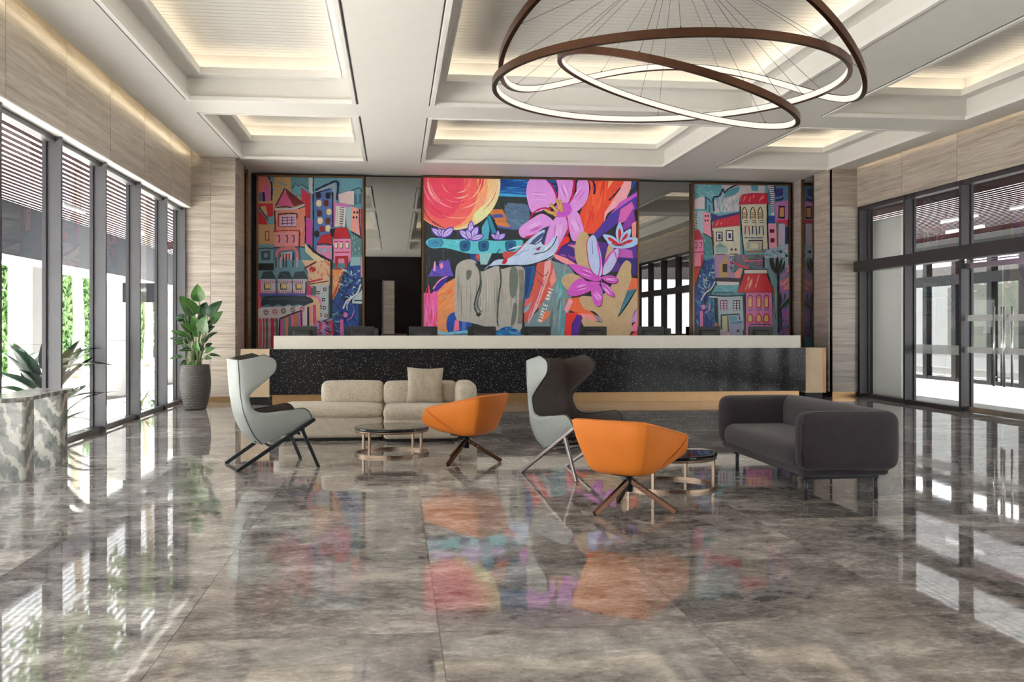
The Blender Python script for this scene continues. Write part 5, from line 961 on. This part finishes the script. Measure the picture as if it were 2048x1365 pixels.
# pink house with red roof
m.P((226, 222, 210), [(850, 230), (1220, 235), (1230, 300), (860, 300)]); m.S(K, 18, [(800, 400), (850, 240), (1220, 235), (1240, 350), (1320, 520)], False); m.P((220, 34, 54), [(860, 310), (1200, 300), (1320, 590), (740, 610)]); m.hatch([(250, 170, 150), (250, 130, 120)], 870, 380, 1130, 540, 7, 150, 22, -1.25, .08); m.S((190, 20, 44), 18, [(740, 605), (1020, 600), (1300, 600)])
m.P((240, 130, 190), [(880, 615), (1290, 610), (1310, 1180), (920, 1330), (880, 1330)]); m.hatch([(246, 160, 206), (230, 100, 170)], 900, 640, 1280, 1150, 30, 120, 22, PI / 2, .2)
for xx in (945, 1085, 1205):
    m.S(K, 12, [(xx - 40, 680), (xx, 645), (xx + 45, 680)]); m.P((200, 40, 60), [(xx - 40, 690), (xx + 42, 690), (xx + 40, 855), (xx - 36, 855)]); m.P((240, 206, 140), [(xx - 26, 700), (xx + 26, 700), (xx + 24, 835), (xx - 24, 835)]); m.S((110, 130, 190), 22, [(xx - 40, 885), (xx + 40, 880)], False)
    m.B((206, 40, 60), [(xx - 44, 1080), (xx - 44, 980), (xx, 945), (xx + 44, 980), (xx + 44, 1080)]); m.B((240, 204, 130), [(xx - 28, 1064), (xx - 28, 990), (xx, 965), (xx + 28, 990), (xx + 28, 1064)])
m.S((60, 30, 80), 16, [(930, 1120), (1270, 1115)], False)
# palm on teal grey
m.P((130, 166, 176), [(1190, 60), (1300, 40), (1400, 400), (1400, 1320), (1310, 1320), (1310, 560), (1250, 340)]); m.P((150, 130, 190), [(1400, 300), (1580, 150), (1580, 1320), (1430, 1320), (1400, 700)]); m.hatch([(236, 140, 130), (110, 130, 200), (206, 110, 190), (110, 160, 180), (246, 170, 140)], 1430, 180, 1570, 560, 30, 130, 34, -.6, .2); m.hatch([(80, 100, 170), (206, 90, 130), (130, 110, 190)], 1450, 800, 1570, 1300, 26, 90, 26, -.8, .4)
m.S((44, 32, 56), 34, [(1390, 320), (1395, 600), (1400, 1250)]); 
for p_, cc in (([(1380, 320), (1290, 240), (1252, 110), (1270, 55), (1310, 70), (1340, 180)], (54, 44, 50)), ([(1385, 320), (1350, 200), (1360, 70), (1385, 40), (1400, 90), (1395, 220)], (40, 40, 44)), ([(1395, 320), (1400, 200), (1430, 90), (1455, 60), (1450, 180)], (30, 70, 50)), ([(1400, 320), (1440, 240), (1480, 130), (1500, 100), (1490, 220)], (40, 56, 60)), ([(1420, 860), (1500, 760), (1570, 690), (1560, 780), (1480, 860)], (34, 84, 56)), ([(1415, 840), (1410, 700), (1430, 600), (1450, 740)], (36, 60, 50)), ([(1430, 800), (1480, 720), (1500, 620), (1510, 700)], (40, 76, 56))): m.B(cc, p_)
m.S(K, 24, [(1430, 860), (1440, 1000), (1440, 1200)]); m.S((230, 170, 120), 14, [(1320, 500), (1350, 700), (1340, 860), (1350, 1020)]); m.S(K, 10, [(1310, 490), (1330, 640), (1325, 800), (1355, 1030)])
m.build((rt, 'mural_paint'), (120, 150, 160)); mural_frame(rt, x0, x1, ZT, .9, YA)
# ================================================================== CHANDELIER
ch = empty('ring_chandelier', (2.85, 9.9, 5.2), label='chandelier of three interlocking bronze light rings hung on thin wires', cat='chandelier')
CO = ch.location.copy()
MB().lathe([(.22, -.04), (.24, -.03), (.24, .015)], 40).build('ceiling_canopy', 'bronze_trim', ch)
def ringpt(p, t): 
    X0, Y0, R_, h0, a1, b1, a2, b2 = p
    return Vector((X0 + R_ * math.cos(t), Y0 + R_ * math.sin(t), h0 + a1 * math.cos(t) + b1 * math.sin(t) + a2 * math.cos(2 * t) + b2 * math.sin(2 * t)))
for p, nw, hh in (((2.8667, 9.872, 1.811, 4.242, -.158, -.026, -.295, .218), 8, .075), ((2.7769, 9.9256, 1.7806, 3.9095, .0197, .0024, 0, 0), 6, .075), ((2.8464, 9.834, 1.1924, 3.819, -.3279, .1475, 0, 0), 5, .07)):
    n = 144; A, Bq, Cq, Dq, E_, F_ = [], [], [], [], [], []
    for k in range(n + 1):
        t = 2 * PI * k / n; q = ringpt(p, t) - CO; tg = (ringpt(p, t + .01) - ringpt(p, t - .01)).normalized(); rad = Vector((math.cos(t), math.sin(t), 0)); up = rad.cross(tg).normalized()
        up = up if up.z > 0 else -up; rad = tg.cross(up).normalized(); rad = rad if rad.x * math.cos(t) + rad.y * math.sin(t) > 0 else -rad
        o_, i_ = q + rad * .0225, q - rad * .0225
        A.append(o_ + up * hh / 2); Bq.append(o_ - up * hh / 2); Cq.append(i_ - up * hh / 2); Dq.append(i_ + up * hh / 2); E_.append(i_ - rad * .003 + up * (hh / 2 - .007)); F_.append(i_ - rad * .003 - up * (hh / 2 - .007))
    mb = MB(); mb.grid([A, Bq], smooth=False); mb.grid([Bq, Cq], smooth=False); mb.grid([Cq, Dq], smooth=False); mb.grid([Dq, A], smooth=False)
    rg = mb.build('light_ring', 'bronze_metal', ch)
    MB().grid([E_, F_], smooth=False).build('diffuser', 'ring_led', rg)
    for k in range(nw):
        t = 2 * PI * (k + .3) / nw; q = ringpt(p, t) - CO + Vector((0, 0, hh / 2)); top = Vector((.12 * math.cos(t), .12 * math.sin(t), -.03))
        MB().tube([q, top], .0022, 5).build('wire', 'mullion_dark', rg); MB().lathe([(.007, -.004), (.007, .014)], 8, q.x, q.y).build('wire_clip', 'dark_piping', rg).location.z = q.z
# ================================================================== PLANTS
def leaf_mesh(base, tip, wd, nrm, droop, name='leaf', mat='leaf_green', fold=.22, tipw=.6):
    base, tip, nrm = Vector(base), Vector(tip), Vector(nrm).normalized(); ax = tip - base; L_ = ax.length; d = ax.normalized(); sd = d.cross(nrm).normalized(); up = sd.cross(d).normalized()
    if up.dot(nrm) < 0: up = -up
    rows = []; n = 9
    for i in range(n + 1):
        t = i / n; w_ = wd / 2 * (math.sin(PI * t ** tipw) ** .75 if 0 < t < 1 else 0) + .0015; c_ = base + ax * t + up * (droop * L_ * (4 * t * (1 - t)) * .35)
        rows.append([c_ + sd * w_ * k + up * (abs(k) * w_ * fold + .012 * math.sin(7 * t + 2 * k) * w_ * 4 * abs(k)) for k in (-1, -.6, -.25, 0, .25, .6, 1)])
    mb = MB(); mb.grid(rows); return mb, [r_[3] for r_ in rows], up
def add_leaf(par, org, base, tip, wd, nrm, droop, mat, stem_from=None, rib=True, smat='stalk_green', fold=.22):
    mb, mid, up = leaf_mesh(Vector(base) - org, Vector(tip) - org, wd, nrm, droop, mat=mat, fold=fold)
    lf = mb.build('leaf', mat, par)
    if rib: MB().tube([q + up * .002 for q in mid], .004, 4, radii=[.005 * (1 - .8 * i / len(mid)) for i in range(len(mid))]).build('midrib', 'leaf_rib', lf)
    if stem_from is not None:
        a, b_ = Vector(stem_from) - org, Vector(base) - org; md = (a + b_) / 2 + Vector((0, 0, .05)) + (a - b_) * .0
        md.x = a.x * .6 + b_.x * .4; md.y = a.y * .6 + b_.y * .4
        MB().tube(catmull([a, md, b_, b_ + (Vector(tip) - org - b_) * .06], 4), .006, 5).build('stem', smat, par)
# potted bird-of-paradise beside the left windows
PC = Vector((-3.38, 17.36, 0))
pp = empty('potted_plant', PC, label='bird-of-paradise plant in a tall ribbed grey pot beside the windows', cat='plant')
prof = [(.16, 0), (.172, .012)]
for i in range(109):
    z = .02 + .74 * i / 108; t = z / .76
    r_ = .172 + (.252 - .172) * math.sin(min(1, t / .62) * PI / 2) if t < .62 else .252 - .027 * ((t - .62) / .38) ** 1.5
    prof.append((r_ + (.0065 * math.cos(i * PI / 2)), z))
prof += [(.222, .765), (.205, .765), (.20, .70), (.02, .69)]
pot = MB(); n = 48; vs = []; fs = []
for i, (r_, z) in enumerate(prof):
    for k in range(n):
        a = 2 * PI * k / n; zz = z + (.007 * math.sin(a * 11 + i * .35) if 2 < i < 110 else 0); vs.append((r_ * math.cos(a), r_ * math.sin(a), zz))
for i in range(len(prof) - 1):
    for k in range(n): fs.append((i * n + k, i * n + (k + 1) % n, (i + 1) * n + (k + 1) % n, (i + 1) * n + k))
fs.append(tuple(range(n))[::-1]); pot.add(vs, fs, True); pot.build('pot', 'pot_grey', pp)
MB().lathe([(.01, .70), (.12, .712), (.198, .70)], 24, cap=False).build('soil', 'soil', pp)
LV = [(400, 225, 378, 42, 140, .0, 0), (355, 360, 195, 163, 150, -.12, 0), (480, 372, 630, 212, 110, .05, 1), (515, 440, 637, 318, 90, -.05, 0), (395, 500, 318, 362, 110, -.14, 0), (430, 540, 465, 365, 150, -.16, 0), (250, 400, 155, 378, 95, .05, 1), (335, 525, 203, 440, 90, -.08, 0), (275, 575, 110, 517, 60, -.05, 0), (245, 610, 98, 595, 42, .05, 1), (240, 640, 128, 655, 40, -.1, 0), (315, 705, 188, 722, 45, -.12, 1), (225, 775, 98, 800, 40, 0, 1), (268, 822, 198, 872, 46, -.08, 1), (342, 838, 282, 945, 90, -.17, 0), (375, 725, 375, 608, 75, -.15, 0), (455, 730, 560, 690, 60, -.1, 0), (455, 790, 525, 800, 44, -.12, 0), (495, 755, 618, 776, 30, .0, 1), (468, 590, 585, 528, 38, 0, 1), (465, 530, 557, 470, 70, -.04, 1), (420, 375, 470, 225, 130, .12, 1), (325, 350, 228, 258, 80, .1, 1), (390, 580, 350, 430, 90, -.02, 0), (430, 720, 400, 640, 50, .02, 1), (350, 820, 330, 720, 50, .04, 1), (300, 640, 250, 590, 70, .06, 1), (440, 420, 395, 340, 90, .06, 1), (360, 470, 300, 330, 80, .1, 1), (300, 500, 240, 400, 70, .12, 1), (480, 480, 540, 400, 70, .1, 1), (430, 640, 500, 570, 55, .08, 1), (330, 620, 270, 540, 60, .1, 1), (400, 480, 430, 400, 80, -.1, 0), (460, 680, 530, 640, 45, .1, 1), (290, 700, 220, 660, 45, .1, 1), (350, 560, 300, 470, 75, .02, 1)]
for bx_, by_, tx, ty, wd, dy, dk in LV:
    dy *= .9; Yb, Yt = PC.y + dy * .6, PC.y + dy * 1.3
    b_ = atY(320 + bx_ / 5.053, 560 + by_ / 5.053, Yb); t_ = atY(320 + tx / 5.053, 560 + ty / 5.053, Yt); wm = wd / 5.053 * Yb / FPX
    z0 = .70; sx = PC.x + (b_.x - PC.x) * .25 + random.uniform(-.03, .03)
    add_leaf(pp, PC, b_, t_, wm, (random.uniform(-.25, .25), -1, .55), .25, 'leaf_dark' if dk else 'leaf_green', (sx, PC.y + dy * .3 + random.uniform(-.05, .05), z0))
# outdoor plants beyond the left glass
def wild(root, org, n, hmin, hmax, lmin, lmax, wr, mats, spread, seed, smat='stalk_green'):
    rd = random.Random(seed)
    for i in range(n):
        a = 2 * PI * i / n * 2.4 + rd.uniform(-.4, .4); h = rd.uniform(hmin, hmax); out = spread * rd.uniform(.3, 1); L_ = rd.uniform(lmin, lmax); el = rd.uniform(.05, 1.1) if h > (hmin + hmax) / 2 else rd.uniform(-.3, .5)
        d = Vector((math.cos(a), math.sin(a), 0)); b_ = org + d * out + Vector((0, 0, h)); t_ = b_ + (d * math.cos(el) + Vector((0, 0, math.sin(el)))) * L_
        add_leaf(root, org, b_, t_, L_ * wr * rd.uniform(.8, 1.2), (d * -math.sin(el) + Vector((0, 0, math.cos(el)))), rd.uniform(.1, .4), rd.choice(mats), org + d * .05, True, smat)
O1 = Vector((-4.62, 13.75, -.06)); w1 = empty('garden_plant', O1, label='large dark leaved plant outside the glass behind the marble console', cat='plant')
wild(w1, O1, 34, .12, 1.0, .55, .88, .34, ['leaf_blue_green', 'leaf_blue_green', 'leaf_dark'], .26, 3)
O2 = Vector((-4.42, 17.75, -.06)); w2 = empty('garden_plant', O2, label='spiky yellow green plant outside the glass near the potted plant', cat='plant')
wild(w2, O2, 16, .02, .12, .45, .70, .09, ['leaf_yellow', 'leaf_yellow', 'leaf_green'], .06, 5)
O3 = Vector((-4.35, 18.6, -.06)); w3 = empty('garden_plant', O3, label='small low green plant outside the last window pane', cat='plant')
wild(w3, O3, 9, .03, .12, .22, .36, .28, ['leaf_green', 'leaf_dark'], .08, 8)
# ================================================================== OUTSIDE, LEFT
gl_ = MB().add([(-4.06, -12, -.04), (-4.06, 70, -.04), (-7.5, 70, -.5), (-7.5, -12, -.5), (-40, 70, -.5), (-40, -12, -.5), (-4.06, 70, -.6), (-40, 70, -.9), (-40, -12, -.9), (-4.06, -12, -.6)], [(0, 1, 2, 3), (3, 2, 4, 5)]).build('pavement', 'pavement_pale'); struct(gl_, 'pale paved forecourt outside the left windows', 'pavement')
pg = empty('pergola', (-5.4, 10, 3.7), label='red brown slatted pergola outside the left windows', cat='pergola'); pg.location = (0, 0, 0)
sl = MB().box(-.040, .040, -8, 34, 3.70, 3.706).mesh('slat', 'slat_red')
for k in range(20): inst('slat', sl, pg, (-4.23 - .142 * k, 0, 0))
for y in (-4.0, 8.6, 30.5): MB().box(-7.0, -4.17, y - .07, y + .07, 3.735, 3.95).build('cross_beam', 'slat_red', pg)
fs_ = empty('canopy_fascia', (-7.0, 10, 2.6), label='grey canopy beam hung outside beyond the left pergola', cat='beam'); fs_.location = (0, 0, 0)
for i in range(14):
    y = -6 + 3.0 * i; MB().box(-7.06, -6.98, y, y + 2.99, 2.72, 3.70).build('fascia_panel', 'fascia_pale' if i % 2 else 'fascia_grey', fs_)
MB().box(-7.5, -6.97, -6, 36, 2.60, 2.72).build('soffit', 'trim_paint', fs_)
col = None
for i, zc in enumerate((13.5, 19.8, 26.2, 32.4)):
    y = (zc + 7.3 * ST) / CT; r_ = empty('column', (-7.3, y, -.5))
    MB().box(-.28, .2, -.3, .3, 0, 3.12).build('shaft', 'column_white', r_, bevel=.01); MB().box(-.30, .22, -.32, .32, 0, .10).build('plinth', 'concrete', r_); MB().box(-.281, .201, -.301, .301, 1.55, 1.56).build('joint', 'fascia_pale', r_)
    tag(r_, 'white square column outside the left windows, %s in the row from the camera' % ['first', 'second', 'third', 'fourth'][i], 'column', 'columns outside the left windows')
# hedge: thousands of leaves on a core
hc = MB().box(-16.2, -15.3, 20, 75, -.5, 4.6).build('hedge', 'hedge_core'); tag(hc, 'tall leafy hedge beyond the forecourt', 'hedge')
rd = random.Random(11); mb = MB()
for i in range(15000):
    y = rd.uniform(22, 72); z = rd.uniform(-.4, 4.9); x = -15.28 + rd.uniform(0, .5) ; s_ = rd.uniform(.10, .24); a, b_, c_ = rd.uniform(-1, 1), rd.uniform(-1, 1), rd.uniform(-1, 1)
    u = Vector((rd.uniform(-.5, .5), rd.uniform(-1, 1), rd.uniform(-1, 1))).normalized() * s_; v = Vector((1, a, b_)).cross(u).normalized() * s_ * .4; p = Vector((x, y, z)); mb.add([p - u, p + v, p + u, p - v], [(0, 1, 2, 3)])
lv = mb.build('hedge_foliage', 'hedge_leaf', hc); lv['kind'] = 'stuff'
for y, k in ((39.2, 0), (50.0, 1)):
    tr_ = empty('tree', (-12.0, y, -.5), label=['pale tree trunk before the hedge seen in the second pane', 'pale tree trunk before the hedge seen in the fourth pane'][k], cat='tree')
    MB().tube([(0, 0, 0), (.05, .1, 2.0), (-.05, 0, 5.2), (.1, .2, 10.5)], .2, 10, radii=[.24, .2, .18, .14]).build('trunk', 'trunk', tr_)
    mb = MB()
    for i in range(700):
        p = Vector((rd.gauss(0, .9), rd.gauss(0, .9), 11.5 + rd.gauss(0, .7))); u = Vector((rd.uniform(-1, 1), rd.uniform(-1, 1), rd.uniform(-1, 1))).normalized() * .3; v = u.cross(Vector((rd.uniform(-1, 1), 1, rd.uniform(-1, 1)))).normalized() * .12; mb.add([p - u, p + v, p + u, p - v], [(0, 1, 2, 3)])
    mb.build('crown', 'hedge_leaf', tr_)['kind'] = 'stuff'
def lamp(x, y, z, ln, lb):
    o = empty('linear_lamp', (x, y, z), label=lb, cat='lamp', group='linear lamps outside'); MB().box(-.03, .03, -ln / 2, ln / 2, .03, .07).build('housing', 'trim_paint', o); MB().box(-.026, .026, -ln / 2, ln / 2, 0, .03).build('tube', 'tube_led', o)
    for yy in (-ln * .35, ln * .35): MB().tube([(0, yy, .07), (0, yy, .20)], .006, 5).build('hanger', 'mullion_dark', o)
lamp(-5.75, 14.2, 3.50, 1.2, 'bright linear lamp under the left pergola in the nearest pane'); lamp(-5.75, 18.6, 3.50, 1.2, 'bright linear lamp under the left pergola in the second pane'); lamp(-5.75, 23.0, 3.50, 1.2, 'bright linear lamp under the left pergola in the third pane')
# small hanging sign in the fourth pane: white wording on grey glass
sg = empty('hanging_sign', (-5.6, 22.6, 1.95), label='grey hanging sign with small white wording outside the fourth pane', cat='sign')
MB().box(-.35, .35, -.015, .015, 0, .42).build('sign_plate', 'fascia_grey', sg)
for x in (-.3, .3): MB().tube([(x, 0, .42), (x, 0, 1.72)], .008, 5).build('hanger', 'mullion_dark', sg)
fc = bpy.data.curves.new('wording', 'FONT'); fc.body = '\u2190 Club'; fc.size = .13; fc.extrude = .001
fo = bpy.data.objects.new('wording_tmp', fc); C.objects.link(fo); me = bpy.data.meshes.new_from_object(fo.evaluated_get(bpy.context.evaluated_depsgraph_get())); bpy.data.objects.remove(fo)
me.materials.append(M['trim_paint']); wo = bpy.data.objects.new('wording', me); C.objects.link(wo); wo.parent = sg; wo.location = (-.25, -.018, .24); wo.rotation_euler = (PI / 2, 0, 0)
# ================================================================== OUTSIDE, RIGHT
gr_ = MB().box(9.5, 30, -12, 60, -.14, -.004).build('pavement', 'porch_stone'); struct(gr_, 'pale stone floor of the entrance porch beyond the glass door', 'pavement')
pg2 = empty('pergola', (0, 0, 0), label='red brown slatted pergola outside the right windows', cat='pergola')
sl2 = MB().box(-.066, .066, -8, 40, 3.86, 3.866).mesh('slat', 'slat_red')
for k in range(29): inst('slat', sl2, pg2, (10.35 + .172 * k, 0, 0))
MB().box(9.62, 10.22, -8, 40, 3.80, 4.0).build('edge_beam', 'slat_red', pg2); MB().box(15.25, 15.5, -8, 40, 3.45, 4.0).build('edge_beam', 'dark_wall', pg2)
for y in (2.0, 11.0, 29.0): MB().box(9.62, 15.4, y - .08, y + .08, 3.88, 4.1).build('cross_beam', 'slat_red', pg2)
f2 = empty('porch_screen', (0, 0, 0), label='dark framed outer glass screen of the entrance porch', cat='screen')
for y in (13.0, 15.6, 17.5, 19.9, 21.3, 22.55, 24.1, 25.5, 27.6): MB().box(14.33, 14.50, y - .1, y + .1, 0, 3.44).build('post', 'porch_frame', f2)
MB().box(14.31, 14.52, 12.9, 27.7, 2.50, 2.76).build('transom', 'porch_frame', f2)
MB().box(14.34, 14.48, 12.9, 27.7, 0, .09).build('sill_rail', 'porch_frame', f2)
MB().box(14.34, 14.48, 12.9, 27.7, 3.30, 3.44).build('head_rail', 'porch_frame', f2)
for a, b_ in zip((13.0, 15.6, 17.5, 19.9, 21.3, 22.55, 24.1, 25.5), (15.6, 17.5, 19.9, 21.3, 22.55, 24.1, 25.5, 27.6)): MB().box(14.405, 14.415, a + .1, b_ - .1, .09, 2.5).build('pane', 'glass', f2)
cw = MB().box(16.2, 16.5, 8, 44, -.01, 3.2).build('garden_wall', 'concrete'); tag(cw, 'rough pale concrete wall beyond the porch screen', 'wall')
ws = empty('white_screen', (9.75, 18.95, 0), label='white blank panel standing behind the window pane beside the right pier', cat='panel')
MB().box(-.03, .03, -.80, .85, .03, 3.58).build('board', 'screen_white', ws); MB().box(-.04, .04, -.82, .87, 0, .03).build('base_rail', 'mullion_dark', ws)
lamp(11.6, 19.3, 3.62, 1.3, 'bright linear lamp under the right pergola, upper one in the middle pane'); lamp(13.0, 21.4, 3.62, 1.5, 'bright linear lamp under the right pergola, lower one in the middle pane'); lamp(11.6, 16.8, 3.62, 1.5, 'bright linear lamp under the right pergola above the glass door')
